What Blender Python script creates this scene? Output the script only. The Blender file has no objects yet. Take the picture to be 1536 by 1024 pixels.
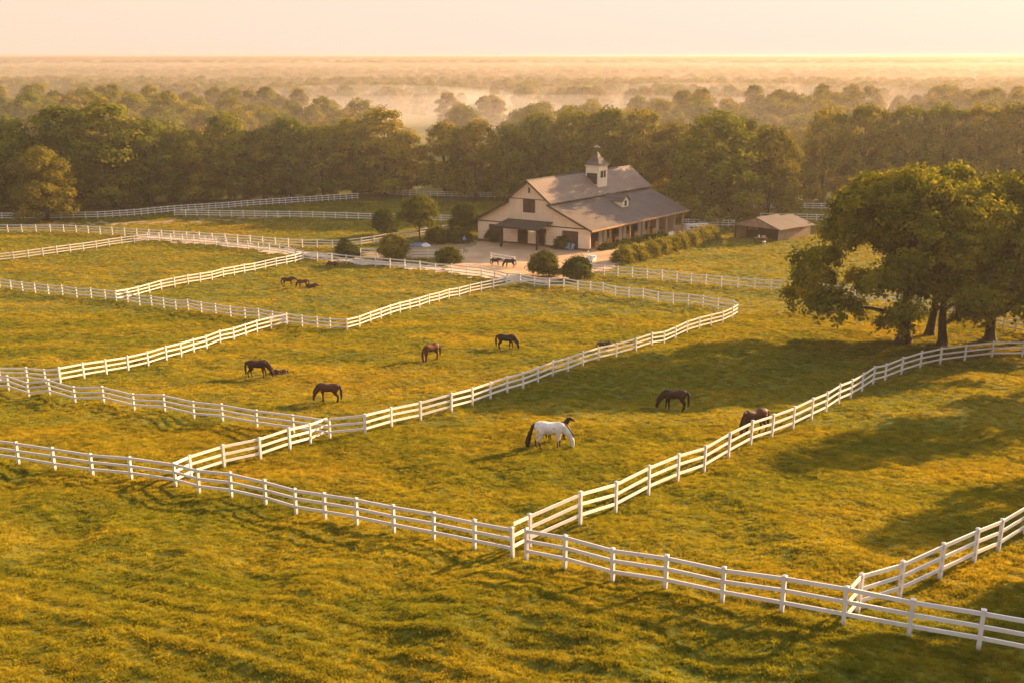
import bpy, math, random
import numpy as np
from mathutils import Vector, Matrix
random.seed(7)
rng = np.random.default_rng(11)
sc = bpy.context.scene
COL = sc.collection
R = math.radians
PI = math.pi

# ------------------------------------------------------------------ camera and terrain
F = 1475.0; CX, CY = 768.0, 512.0; TH = R(16.2); CAMZ = 31.0
CT, ST = math.cos(TH), math.sin(TH)

_ys = np.linspace(-400, 500, 1801)
_zs = np.interp(_ys, [-400, -40, 0, 27, 38, 51, 78, 93, 120, 150, 500],
                [17.5, 17.3, 16.4, 13.2, 11.3, 9.2, 5.0, 3.6, 1.5, 0.25, 0.0])
_k = np.exp(-np.linspace(-2.5, 2.5, 41) ** 2); _k /= _k.sum()
_zs = np.convolve(np.pad(_zs, 20, mode='edge'), _k, mode='valid')

def waves(seed, n, lo, hi, sx=1.0, sy=1.0):
    r = np.random.default_rng(seed)
    a = r.uniform(0, 2 * PI, n); w = 2 * PI / np.exp(r.uniform(math.log(lo), math.log(hi), n))
    ph = r.uniform(0, 2 * PI, n)
    kx, ky = np.cos(a) * w * sx, np.sin(a) * w * sy
    def f(x, y):
        s = 0
        for i in range(n):
            s = s + np.sin(kx[i] * x + ky[i] * y + ph[i])
        return s / math.sqrt(n / 2)
    return f
n_small = waves(3, 14, 1.1, 2.8)
n_mid = waves(4, 14, 3.5, 9.0)
n_big = waves(5, 8, 22, 60)
n_mask = waves(6, 12, 60, 220)
n_fur = waves(8, 12, 1.6, 4.5)

def zt(x, y):
    x = np.asarray(x, float); y = np.asarray(y, float)
    z = np.interp(y, _ys, _zs)
    near = np.clip((150 - y) / 110, 0, 1)
    side = np.clip((400 - np.abs(x)) / 100, 0, 1)
    z = z + n_big(x, y) * 0.16 * near * side
    z = z + n_mid(x, y) * (0.05 + 0.05 * near) * np.clip((190 - y) / 60, 0, 1) * side
    z = z + n_small(x, y) * 0.022 * near * side
    # old mowing ridges on the near slope, running down to the right
    u = x * 0.45 + y * 0.9; v = x * 0.9 - y * 0.45
    fur = np.clip((44 - y) / 12, 0, 1) * side
    z = z + n_fur(u * 2.2, v * 0.05) * 0.034 * fur
    return z

def ray(px, py):
    dx = (px - CX) / F; dy = (py - CY) / F
    return np.array([dx, CT - dy * ST, -ST - dy * CT])

def at(px, py):
    """ground point seen at that place of the 1536 x 1024 photograph"""
    d = ray(px, py)
    lo, t = 5.0, 5.0
    while t < 6000:
        p = d * t
        if CAMZ + p[2] < zt(p[0], p[1]): break
        lo = t; t *= 1.01
    hi = t
    for _ in range(30):
        m = (lo + hi) / 2; p = d * m
        if CAMZ + p[2] < zt(p[0], p[1]): hi = m
        else: lo = m
    p = d * hi
    return Vector((p[0], p[1], float(zt(p[0], p[1]))))

def height_for(p, py):
    """height above the ground of a thing standing at p whose top shows at photo row py"""
    dy = (py - CY) / F
    s = (-ST - dy * CT) / (CT - dy * ST)
    return CAMZ + s * p.y - p.z

cam = bpy.data.cameras.new('camera'); camo = bpy.data.objects.new('camera', cam); COL.objects.link(camo)
cam.sensor_width = 36; cam.lens = F / 1536 * 36; cam.clip_start = 0.5; cam.clip_end = 60000
camo.location = (0, 0, CAMZ); camo.rotation_euler = (R(90) - TH, 0, 0)
sc.camera = camo

# ------------------------------------------------------------------ light
SUN_EL = R(15.5); SH = Vector((0.815, 0.58, 0)).normalized()
sun = bpy.data.lights.new('sun', 'SUN'); sun.energy = 5.0; sun.angle = R(0.6); sun.color = (1.0, 0.595, 0.26)
suno = bpy.data.objects.new('sun', sun); COL.objects.link(suno)
sd = Vector((SH.x * math.cos(SUN_EL), SH.y * math.cos(SUN_EL), math.sin(SUN_EL)))
suno.rotation_euler = sd.to_track_quat('Z', 'Y').to_euler()
suno.location = (150, 60, 80)
w = bpy.data.worlds.new('World'); sc.world = w; w.use_nodes = True
nt = w.node_tree
sky = nt.nodes.new('ShaderNodeTexSky'); sky.sky_type = 'NISHITA'; sky.sun_disc = False
sky.sun_elevation = SUN_EL; sky.sun_rotation = math.atan2(SH.x, SH.y)
sky.air_density = 1.0; sky.dust_density = 3.0; sky.ozone_density = 1.0
nt.nodes['Background'].inputs[1].default_value = 0.11
_tc = nt.nodes.new('ShaderNodeTexCoord')
_sx = nt.nodes.new('ShaderNodeSeparateXYZ'); nt.links.new(_tc.outputs['Generated'], _sx.inputs[0])
_dot = nt.nodes.new('ShaderNodeVectorMath'); _dot.operation = 'DOT_PRODUCT'; _dot.inputs[1].default_value = (SH.x, SH.y, 0)
nt.links.new(_tc.outputs['Generated'], _dot.inputs[0])
def _mr(src, a, b, c, d, smooth=True):
    m = nt.nodes.new('ShaderNodeMapRange'); m.inputs[1].default_value = a; m.inputs[2].default_value = b
    m.inputs[3].default_value = c; m.inputs[4].default_value = d
    if smooth: m.interpolation_type = 'SMOOTHSTEP'
    nt.links.new(src, m.inputs[0]); return m.outputs[0]
def _mx(f, a, b):
    m = nt.nodes.new('ShaderNodeMix'); m.data_type = 'RGBA'
    nt.links.new(f, m.inputs[0])
    for s_, v_ in ((m.inputs[6], a), (m.inputs[7], b)):
        if isinstance(v_, tuple): s_.default_value = (*v_, 1)
        else: nt.links.new(v_, s_)
    return m.outputs[2]
# the low sky is thick with warm moisture: paler towards the sun
_veil = _mx(_mr(_dot.outputs['Value'], -0.3, 0.85, 0, 1), (2.16, 1.63, 1.17), (2.08, 1.71, 1.42))
_sky = _mx(_mr(_sx.outputs['Z'], 0.02, 0.9, 0.97, 0.3), sky.outputs[0], _veil)
_gain = nt.nodes.new('ShaderNodeVectorMath'); _gain.operation = 'SCALE'
nt.links.new(_sky, _gain.inputs[0]); nt.links.new(_mr(_sx.outputs['Z'], 0.10, 0.5, 1.0, 1.35), _gain.inputs['Scale'])
nt.links.new(_gain.outputs[0], nt.nodes['Background'].inputs[0])
sc.view_settings.view_transform = 'Standard'; sc.view_settings.look = 'None'
sc.view_settings.exposure = 2.10; sc.view_settings.gamma = 1
cy = sc.cycles
cy.max_bounces = 6; cy.diffuse_bounces = 2; cy.glossy_bounces = 1; cy.transmission_bounces = 3
cy.volume_bounces = 1; cy.transparent_max_bounces = 8; cy.caustics_reflective = False; cy.caustics_refractive = False
cy.sample_clamp_indirect = 4; cy.use_denoising = True
try: cy.denoiser = 'OPENIMAGEDENOISE'
except Exception: pass

# ------------------------------------------------------------------ materials
def newmat(name):
    m = bpy.data.materials.new(name); m.use_nodes = True
    nt = m.node_tree
    for n in list(nt.nodes): nt.nodes.remove(n)
    out = nt.nodes.new('ShaderNodeOutputMaterial')
    return m, nt, out
def N(nt, t, **kw):
    n = nt.nodes.new(t)
    for k, v in kw.items(): setattr(n, k, v)
    return n
def rgba(c): return (c[0], c[1], c[2], 1)
def ramp(nt, fac, stops):
    r = N(nt, 'ShaderNodeValToRGB'); cr = r.color_ramp
    while len(cr.elements) < len(stops): cr.elements.new(0.5)
    for e, (p, c) in zip(cr.elements, stops):
        e.position = p; e.color = rgba(c)
    nt.links.new(fac, r.inputs[0]); return r.outputs[0]
def noise(nt, vec, scale, detail=3, rough=0.55, dist=0.0):
    n = N(nt, 'ShaderNodeTexNoise'); n.inputs['Scale'].default_value = scale
    n.inputs['Detail'].default_value = detail; n.inputs['Roughness'].default_value = rough
    n.inputs['Distortion'].default_value = dist
    if vec is not None: nt.links.new(vec, n.inputs['Vector'])
    return n.outputs['Fac']
def mix(nt, fac, a, b, mode='MIX'):
    m = N(nt, 'ShaderNodeMix', data_type='RGBA', blend_type=mode)
    for s, v in ((m.inputs[0], fac), (m.inputs[6], a), (m.inputs[7], b)):
        if isinstance(v, (int, float)): s.default_value = v
        elif isinstance(v, tuple): s.default_value = rgba(v)
        else: nt.links.new(v, s)
    return m.outputs[2]
def scaled(nt, vec, s):
    m = N(nt, 'ShaderNodeMapping'); m.inputs['Scale'].default_value = s
    nt.links.new(vec, m.inputs['Vector']); return m.outputs[0]

def surf(name, c1, c2, scale=2.0, rough=0.7, bump=0.0, bscale=None, wave=None, coords='loc', metallic=0.0, emit=None):
    """principled surface with mottled colour; wave = (axis, spacing, strength, colour dip)"""
    m, nt, out = newmat(name)
    p = N(nt, 'ShaderNodeBsdfPrincipled'); p.inputs['Roughness'].default_value = rough
    p.inputs['Metallic'].default_value = metallic; p.inputs['Specular IOR Level'].default_value = 0.25
    if coords == 'loc':
        a = N(nt, 'ShaderNodeAttribute'); a.attribute_name = 'loc'; vec = a.outputs['Vector']
    elif coords == 'world':
        vec = N(nt, 'ShaderNodeNewGeometry').outputs['Position']
    else:
        vec = N(nt, 'ShaderNodeTexCoord').outputs['Object']
    f = noise(nt, vec, scale, 5)
    col = ramp(nt, f, [(0.3, c1), (0.7, c2)])
    h = None
    if wave:
        ax, sp, st, dip = wave
        wv = N(nt, 'ShaderNodeTexWave', wave_type='BANDS', bands_direction=ax, wave_profile='SIN')
        wv.inputs['Scale'].default_value = 0.314 / sp * 1.0
        nt.links.new(vec, wv.inputs['Vector'])
        h = wv.outputs['Fac']
        edge = ramp(nt, h, [(0.0, (1 - dip,) * 3), (0.35, (1, 1, 1))])
        col = mix(nt, 1.0, col, edge, 'MULTIPLY')
        b = N(nt, 'ShaderNodeBump'); b.inputs['Strength'].default_value = st; b.inputs['Distance'].default_value = 0.05
        nt.links.new(h, b.inputs['Height']); nt.links.new(b.outputs[0], p.inputs['Normal'])
    elif bump:
        b = N(nt, 'ShaderNodeBump'); b.inputs['Strength'].default_value = bump; b.inputs['Distance'].default_value = 0.05
        nt.links.new(noise(nt, vec, bscale or scale * 6, 4), b.inputs['Height']); nt.links.new(b.outputs[0], p.inputs['Normal'])
    nt.links.new(col, p.inputs['Base Color'])
    if emit:
        p.inputs['Emission Color'].default_value = rgba(emit[0]); p.inputs['Emission Strength'].default_value = emit[1]
    nt.links.new(p.outputs[0], out.inputs[0])
    return m

def grass_colour(nt):
    pos = N(nt, 'ShaderNodeNewGeometry').outputs['Position']
    rotm = N(nt, 'ShaderNodeMapping'); rotm.inputs['Rotation'].default_value = (0, 0, R(20)); rotm.inputs['Scale'].default_value = (0.55, 1.3, 0.2)
    nt.links.new(pos, rotm.inputs['Vector']); st = rotm.outputs[0]
    a = noise(nt, st, 0.04, 4, 0.6)
    b = noise(nt, st, 0.15, 4, 0.55, 0.3)
    c = noise(nt, scaled(nt, pos, (1, 1, 0.3)), 1.3, 4, 0.55)
    green = ramp(nt, c, [(0.3, (0.105, 0.132, 0.013)), (0.7, (0.250, 0.250, 0.024))])
    gold = ramp(nt, c, [(0.3, (0.240, 0.200, 0.018)), (0.7, (0.450, 0.355, 0.030))])
    rust = ramp(nt, c, [(0.3, (0.225, 0.140, 0.016)), (0.7, (0.400, 0.255, 0.032))])
    f1 = ramp(nt, b, [(0.42, (0, 0, 0)), (0.76, (1, 1, 1))])
    col = mix(nt, f1, green, gold)
    f2 = ramp(nt, a, [(0.52, (0, 0, 0)), (0.76, (0.5, 0.5, 0.5))])
    col = mix(nt, f2, col, rust)
    return col, pos

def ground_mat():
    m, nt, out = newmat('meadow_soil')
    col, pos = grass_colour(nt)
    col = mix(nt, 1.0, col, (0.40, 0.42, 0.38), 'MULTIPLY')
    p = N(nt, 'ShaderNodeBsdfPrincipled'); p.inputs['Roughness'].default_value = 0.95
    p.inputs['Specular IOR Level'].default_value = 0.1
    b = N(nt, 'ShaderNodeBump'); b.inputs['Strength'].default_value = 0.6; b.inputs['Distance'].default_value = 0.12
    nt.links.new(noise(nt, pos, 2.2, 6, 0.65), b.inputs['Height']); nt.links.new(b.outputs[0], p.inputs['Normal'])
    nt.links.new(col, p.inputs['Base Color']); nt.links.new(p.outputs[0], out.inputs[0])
    return m

def leafy(name, colour_fn, trans=0.4, gain=1.0):
    m, nt, out = newmat(name)
    col = colour_fn(nt)
    d = N(nt, 'ShaderNodeBsdfDiffuse'); t = N(nt, 'ShaderNodeBsdfTranslucent')
    nt.links.new(col, d.inputs[0])
    tc = mix(nt, 1.0, col, (1.35 * gain, 1.15 * gain, 0.5 * gain), 'MULTIPLY')
    nt.links.new(tc, t.inputs[0])
    mx = N(nt, 'ShaderNodeMixShader'); mx.inputs[0].default_value = trans
    nt.links.new(d.outputs[0], mx.inputs[1]); nt.links.new(t.outputs[0], mx.inputs[2])
    nt.links.new(mx.outputs[0], out.inputs[0])
    return m
def blade_col(nt):
    col, pos = grass_colour(nt)
    r = N(nt, 'ShaderNodeObjectInfo').outputs['Random']
    v = ramp(nt, r, [(0.0, (0.84, 0.86, 0.85)), (0.5, (1.0, 1.0, 1.0)), (1.0, (1.18, 1.16, 1.12))])
    return mix(nt, 1.0, col, v, 'MULTIPLY')
def leaf_col(dark, light, scale=0.55):
    def f(nt):
        pos = N(nt, 'ShaderNodeNewGeometry').outputs['Position']
        n1 = noise(nt, pos, scale, 3, 0.6)
        c = ramp(nt, n1, [(0.38, dark), (0.64, light)])
        r = N(nt, 'ShaderNodeObjectInfo').outputs['Random']
        v = ramp(nt, r, [(0.0, (0.75, 0.85, 0.8)), (0.5, (1.0, 1.0, 1.0)), (1.0, (1.35, 1.12, 0.9))])
        return mix(nt, 1.0, c, v, 'MULTIPLY')
    return f
M = {}
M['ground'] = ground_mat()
M['blade'] = leafy('grass_blades', blade_col, 0.48, 1.1)
M['leaf'] = leafy('oak_leaves', leaf_col((0.075, 0.098, 0.010), (0.215, 0.210, 0.018), 0.35), 0.36)
M['leaf_warm'] = leafy('turning_leaves', leaf_col((0.075, 0.078, 0.010), (0.250, 0.205, 0.020), 0.35), 0.36)
M['leaf_gold'] = leafy('golden_leaves', leaf_col((0.080, 0.082, 0.010), (0.205, 0.175, 0.020)), 0.36)
M['leaf_hero'] = leafy('shade_tree_leaves', leaf_col((0.060, 0.080, 0.008), (0.230, 0.215, 0.016), 0.5), 0.48)
M['leaf_bush'] = leafy('shrub_leaves', leaf_col((0.026, 0.042, 0.008), (0.095, 0.110, 0.016), 1.6), 0.3)
M['leaf_yellow'] = leafy('yellowing_shrub_leaves', leaf_col((0.070, 0.078, 0.012), (0.190, 0.180, 0.024), 1.2), 0.35)
M['leaf_hedge'] = leafy('hedge_leaves', leaf_col((0.070, 0.098, 0.012), (0.190, 0.200, 0.022), 1.2), 0.38)
M['bark'] = surf('bark', (0.018, 0.012, 0.008), (0.045, 0.031, 0.021), 3.0, 0.9, 0.7, 12, coords='world')
M['white'] = surf('white_fence_paint', (0.52, 0.49, 0.455), (0.62, 0.59, 0.56), 1.6, 0.55, 0.12, 20, coords='world')
def post_paint():
    m = surf('weathered_post_paint', (0.50, 0.47, 0.435), (0.62, 0.59, 0.56), 1.6, 0.6, coords='world'); nt = m.node_tree
    p = next(n for n in nt.nodes if n.type == 'BSDF_PRINCIPLED'); src = p.inputs['Base Color'].links[0].from_socket
    tc = N(nt, 'ShaderNodeTexCoord').outputs['Object']; sx = N(nt, 'ShaderNodeSeparateXYZ'); nt.links.new(tc, sx.inputs[0])
    ma = N(nt, 'ShaderNodeMath', operation='MULTIPLY_ADD'); nt.links.new(noise(nt, N(nt, 'ShaderNodeNewGeometry').outputs['Position'], 6, 3), ma.inputs[0]); ma.inputs[1].default_value = 0.35; nt.links.new(sx.outputs[2], ma.inputs[2])
    mr = N(nt, 'ShaderNodeMapRange'); mr.inputs[1].default_value = 0.42; mr.inputs[2].default_value = 0.12; nt.links.new(ma.outputs[0], mr.inputs[0])
    nt.links.new(mix(nt, mr.outputs[0], src, (0.20, 0.18, 0.10)), p.inputs['Base Color']); return m
M['post'] = post_paint()
M['dirt'] = surf('packed_dirt', (0.29, 0.185, 0.10), (0.42, 0.285, 0.165), 0.35, 0.95, 0.4, 3.0, coords='world')
M['earth'] = surf('dry_brown_earth', (0.16, 0.105, 0.050), (0.27, 0.19, 0.085), 0.4, 0.95, 0.4, 3.0, coords='world')
M['gravel'] = surf('pale_gravel', (0.33, 0.25, 0.165), (0.45, 0.35, 0.245), 0.6, 0.95, 0.4, 5.0, coords='world')
M['clay'] = surf('clay_path', (0.28, 0.155, 0.080), (0.40, 0.240, 0.135), 0.5, 0.95, 0.4, 4.0, coords='world')
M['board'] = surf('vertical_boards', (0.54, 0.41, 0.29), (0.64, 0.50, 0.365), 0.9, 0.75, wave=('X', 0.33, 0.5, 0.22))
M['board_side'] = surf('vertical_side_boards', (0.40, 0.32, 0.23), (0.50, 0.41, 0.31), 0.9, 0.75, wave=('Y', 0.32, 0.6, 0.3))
M['clap'] = surf('horizontal_boards', (0.58, 0.45, 0.32), (0.70, 0.55, 0.405), 0.9, 0.75, wave=('Z', 0.3, 0.5, 0.22))
M['roof'] = surf('ribbed_metal_roof', (0.140, 0.100, 0.076), (0.195, 0.145, 0.112), 0.35, 0.75, wave=('Y', 0.7, 0.8, 0.35))
M['roof_low'] = surf('weathered_shingle_roof', (0.078, 0.060, 0.051), (0.115, 0.090, 0.077), 0.5, 0.8, wave=('Y', 0.6, 0.6, 0.35))
M['trim'] = surf('dark_trim', (0.020, 0.015, 0.012), (0.040, 0.030, 0.024), 2.0, 0.6)
M['eave'] = surf('sunlit_eave', (0.30, 0.17, 0.08), (0.42, 0.25, 0.12), 1.0, 0.6)  # orange of the sunlit edge is put into the board colour
M['door'] = surf('dark_brown_boards', (0.040, 0.024, 0.016), (0.075, 0.045, 0.030), 1.5, 0.7, wave=('X', 0.25, 0.5, 0.3))
M['stall'] = surf('sun_orange_boards', (0.42, 0.17, 0.06), (0.56, 0.26, 0.10), 1.5, 0.6, wave=('Y', 0.25, 0.4, 0.25))  # orange-brown wood, with the low sun's orange glow put into its colour
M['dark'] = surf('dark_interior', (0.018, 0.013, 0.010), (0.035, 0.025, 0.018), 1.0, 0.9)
M['brick'] = surf('brown_brick', (0.13, 0.070, 0.045), (0.20, 0.115, 0.075), 3.0, 0.85, wave=('Z', 0.1, 0.4, 0.3))
M['cream'] = surf('cream_paint', (0.56, 0.48, 0.36), (0.66, 0.57, 0.44), 1.5, 0.6)
M['concrete'] = surf('concrete', (0.28, 0.23, 0.19), (0.36, 0.30, 0.25), 1.0, 0.9)
M['canopy'] = surf('charcoal_sheet_roof', (0.030, 0.028, 0.027), (0.055, 0.050, 0.046), 1.0, 0.5, wave=('X', 0.4, 0.5, 0.2))
M['glass'] = surf('dark_window_glass', (0.03, 0.03, 0.035), (0.05, 0.05, 0.05), 1.0, 0.15)
M['metal'] = surf('galvanised_metal', (0.35, 0.34, 0.33), (0.5, 0.48, 0.46), 2.0, 0.4, metallic=0.6)
M['bulb'] = surf('lit_bulb', (1, .9, .7), (1, .9, .7), 1.0, 0.5, emit=((1.0, 0.85, 0.6), 6.0))
M['blue'] = surf('blue_tarp_and_glint', (0.07, 0.11, 0.21), (0.16, 0.22, 0.36), 2.0, 0.5, 0.5, 6)  # tarp cloth, also the painted blue highlights on the truck glass
M['tarpw'] = surf('white_sheet', (0.50, 0.50, 0.52), (0.66, 0.66, 0.68), 2.0, 0.5, 0.5, 6)
M['teal'] = surf('faded_blue_paint', (0.12, 0.20, 0.26), (0.18, 0.28, 0.34), 2.0, 0.5)
M['trailer'] = surf('white_trailer_paint', (0.42, 0.38, 0.34), (0.52, 0.48, 0.44), 1.0, 0.35)
M['carpaint'] = surf('dark_truck_paint', (0.025, 0.03, 0.04), (0.04, 0.045, 0.055), 1.0, 0.3)
M['rubber'] = surf('black_rubber', (0.012, 0.012, 0.012), (0.025, 0.025, 0.025), 1.0, 0.8)
M['plank'] = surf('weathered_planks', (0.20, 0.13, 0.08), (0.30, 0.20, 0.13), 1.5, 0.8, wave=('X', 0.25, 0.4, 0.3))
M['plank_side'] = surf('weathered_side_planks', (0.22, 0.145, 0.09), (0.32, 0.22, 0.14), 1.5, 0.8, wave=('Y', 0.25, 0.4, 0.3))

# ------------------------------------------------------------------ object helpers
def tag(o, label=None, cat=None, group=None, kind=None):
    if label: o['label'] = label
    if cat: o['category'] = cat
    if group: o['group'] = group
    if kind: o['kind'] = kind
    return o
def empty(name, loc, rz=0.0):
    o = bpy.data.objects.new(name, None); COL.objects.link(o)
    o.location = loc; o.rotation_euler = (0, 0, rz); o.empty_display_size = 0.5
    return o
def mesh_np(name, V, faces_flat, sizes, mat, smooth=False):
    me = bpy.data.meshes.new(name)
    V = np.asarray(V, np.float32)
    me.vertices.add(len(V)); me.vertices.foreach_set('co', V.ravel())
    fl = np.asarray(faces_flat, np.int32); sz = np.asarray(sizes, np.int32)
    me.loops.add(len(fl)); me.loops.foreach_set('vertex_index', fl)
    me.polygons.add(len(sz))
    st = np.concatenate(([0], np.cumsum(sz)[:-1])).astype(np.int32)
    me.polygons.foreach_set('loop_start', st); me.polygons.foreach_set('loop_total', sz)
    me.update(calc_edges=True)
    if smooth: me.polygons.foreach_set('use_smooth', np.ones(len(sz), bool))
    if mat: me.materials.append(mat)
    me.validate()
    return me
def link(name, me, parent=None, loc=None):
    o = bpy.data.objects.new(name, me); COL.objects.link(o)
    if parent: o.parent = parent
    if loc is not None: o.location = loc
    return o

class MB:
    """collects shapes in local coordinates (with an optional mapping to the parent's space) into ONE mesh"""
    def __init__(s, tf=None): s.v = []; s.f = []; s.tf = tf
    def add(s, vs, fs):
        n = len(s.v); s.v += [tuple(v) for v in vs]; s.f += [tuple(i + n for i in f) for f in fs]; return s
    def box(s, a, b):
        (x0, y0, z0), (x1, y1, z1) = a, b
        return s.add([(x0, y0, z0), (x1, y0, z0), (x1, y1, z0), (x0, y1, z0), (x0, y0, z1), (x1, y0, z1), (x1, y1, z1), (x0, y1, z1)],
                     [(0, 3, 2, 1), (4, 5, 6, 7), (0, 1, 5, 4), (1, 2, 6, 5), (2, 3, 7, 6), (3, 0, 4, 7)])
    def prism(s, poly, a, b, axis='y'):
        """polygon in the plane across the axis, extruded from a to b"""
        def P(p, t):
            return (p[0], t, p[1]) if axis == 'y' else ((t, p[0], p[1]) if axis == 'x' else (p[0], p[1], t))
        n = len(poly)
        vs = [P(p, a) for p in poly] + [P(p, b) for p in poly]
        fs = [tuple(range(n)), tuple(range(2 * n - 1, n - 1, -1))] + [(i, i + n, (i + 1) % n + n, (i + 1) % n) for i in range(n)]
        return s.add(vs, fs)
    def tube(s, pts, rad, sides=8, flat=1.0):
        """closed tube through the points; rad gives one radius or (across, up) per point"""
        pts = [Vector(p) for p in pts]; rings = []
        up0 = Vector((0, 1, 0))
        for i, p in enumerate(pts):
            d = (pts[min(i + 1, len(pts) - 1)] - pts[max(i - 1, 0)]).normalized()
            side = up0 if abs(d.dot(up0)) < 0.95 else Vector((1, 0, 0))
            side = (side - d * side.dot(d)).normalized(); up = d.cross(side).normalized()
            r = rad[i]; ra, rb = (r, r) if isinstance(r, (int, float)) else r
            rings.append([p + side * (math.cos(2 * PI * k / sides) * ra) + up * (math.sin(2 * PI * k / sides) * rb) for k in range(sides)])
        vs = [v for r in rings for v in r]; fs = []
        for i in range(len(rings) - 1):
            for k in range(sides):
                a = i * sides + k; b = i * sides + (k + 1) % sides
                fs.append((a, b, b + sides, a + sides))
        fs.append(tuple(range(sides - 1, -1, -1))); o = (len(rings) - 1) * sides; fs.append(tuple(range(o, o + sides)))
        return s.add(vs, fs)
    def mesh(s, name, mat, smooth=False):
        me = bpy.data.meshes.new(name)
        vs = [s.tf(v) for v in s.v] if s.tf else s.v
        me.from_pydata([tuple(v) for v in vs], [], s.f); me.update()
        a = me.attributes.new('loc', 'FLOAT_VECTOR', 'POINT')
        a.data.foreach_set('vector', np.array(s.v, np.float32).ravel())
        if smooth: me.polygons.foreach_set('use_smooth', [True] * len(me.polygons))
        me.materials.append(mat)
        import bmesh
        bm = bmesh.new(); bm.from_mesh(me); bmesh.ops.recalc_face_normals(bm, faces=bm.faces); bm.to_mesh(me); bm.free()
        return me
    def build(s, name, mat, parent=None, smooth=False, loc=None):
        return link(name, s.mesh(name, mat, smooth), parent, loc)

# ------------------------------------------------------------------ ground
def axis(parts):
    out = []
    for a, b, st in parts:
        n = max(1, int(round((b - a) / st))); out += list(np.linspace(a, b, n, endpoint=False))
    out.append(parts[-1][1]); return np.array(out)
gx = axis([(-14000, -2000, 1500), (-2000, -400, 160), (-400, -120, 14), (-120, -45, 1.2), (-45, 45, 0.42), (45, 120, 1.2), (120, 400, 14), (400, 2000, 160), (2000, 14000, 1500)])
gy = axis([(-2000, -100, 200), (-100, 12, 8), (12, 60, 0.42), (60, 110, 0.7), (110, 200, 1.5), (200, 500, 15), (500, 2000, 150), (2000, 16000, 1400)])
X, Y = np.meshgrid(gx, gy)
Z = zt(X, Y)
nx, ny = len(gx), len(gy)
idx = np.arange(nx * ny).reshape(ny, nx)
q = np.stack([idx[:-1, :-1], idx[:-1, 1:], idx[1:, 1:], idx[1:, :-1]], -1).reshape(-1, 4)
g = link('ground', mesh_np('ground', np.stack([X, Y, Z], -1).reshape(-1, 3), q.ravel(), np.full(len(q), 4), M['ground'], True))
tag(g, kind='structure')

def inside(poly, x, y):
    c = np.zeros(x.shape, bool); n = len(poly)
    for i in range(n):
        x0, y0 = poly[i]; x1, y1 = poly[(i + 1) % n]
        hit = ((y0 > y) != (y1 > y)) & (x < (x1 - x0) * (y - y0) / ((y1 - y0) or 1e-9) + x0)
        c ^= hit
    return c
n_edge = waves(21, 10, 1.5, 7)
BARE = []
def sheet(name, poly, mat, lift, step=0.6, wob=0.7):
    """bare ground laid over the meadow inside an outline, ragged at its edge"""
    P = np.array(poly); x0, y0 = P.min(0) - 1; x1, y1 = P.max(0) + 1
    xs = np.arange(x0, x1, step); ys = np.arange(y0, y1, step)
    X, Y = np.meshgrid(xs, ys); n, m = X.shape
    cx = (X[:-1, :-1] + X[1:, 1:]) / 2; cyy = (Y[:-1, :-1] + Y[1:, 1:]) / 2
    keep = inside(poly, cx + n_edge(cx, cyy) * wob * 0.6, cyy + n_edge(cyy, cx) * wob)
    idx = np.arange(n * m).reshape(n, m)
    q = np.stack([idx[:-1, :-1], idx[:-1, 1:], idx[1:, 1:], idx[1:, :-1]], -1)[keep]
    V = np.stack([X, Y, zt(X, Y) + lift], -1).reshape(-1, 3)
    used = np.unique(q); remap = np.zeros(n * m, int); remap[used] = np.arange(len(used))
    o = link(name, mesh_np(name, V[used], remap[q].ravel(), np.full(len(q), 4), mat, True))
    tag(o, kind='structure'); BARE.append((poly, wob))
    return o
def pxpoly(pts): return [tuple(at(*p)[:2]) for p in pts]
def strip(pts, wd):
    P = [at(*p) for p in pts]; L, Rr = [], []
    for i, p in enumerate(P):
        d = P[min(i + 1, len(P) - 1)] - P[max(i - 1, 0)]; d.z = 0; d.normalize()
        n = Vector((-d.y, d.x, 0)) * wd / 2
        L.append(tuple((p + n)[:2])); Rr.append(tuple((p - n)[:2]))
    return L + Rr[::-1]
sheet('yard', pxpoly([(672, 396), (700, 378), (716, 362), (800, 345), (905, 352), (1010, 338), (1075, 338), (1078, 349), (1035, 362), (935, 395), (905, 407), (870, 418), (790, 424), (735, 417), (680, 409)]), M['dirt'], 0.05)
sheet('bare_earth', pxpoly([(536, 384), (570, 374), (620, 366), (665, 364), (716, 364), (700, 380), (672, 392), (640, 388), (580, 390)]), M['earth'], 0.04)
sheet('lane', strip([(205, 355.5), (300, 362.5), (380, 371), (445, 380), (500, 387)], 3.4), M['gravel'], 0.045)
sheet('lane', strip([(500, 390), (560, 395), (650, 403), (720, 412), (775, 421), (830, 424)], 3.2), M['gravel'], 0.085)
sheet('path', strip([(880, 394), (930, 382), (985, 368), (1030, 358), (1060, 352)], 3.2), M['clay'], 0.09)
sheet('track', strip([(30, 340), (110, 337), (200, 335), (300, 331), (420, 326)], 3.0), M['earth'], 0.045, wob=1.6)

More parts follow.
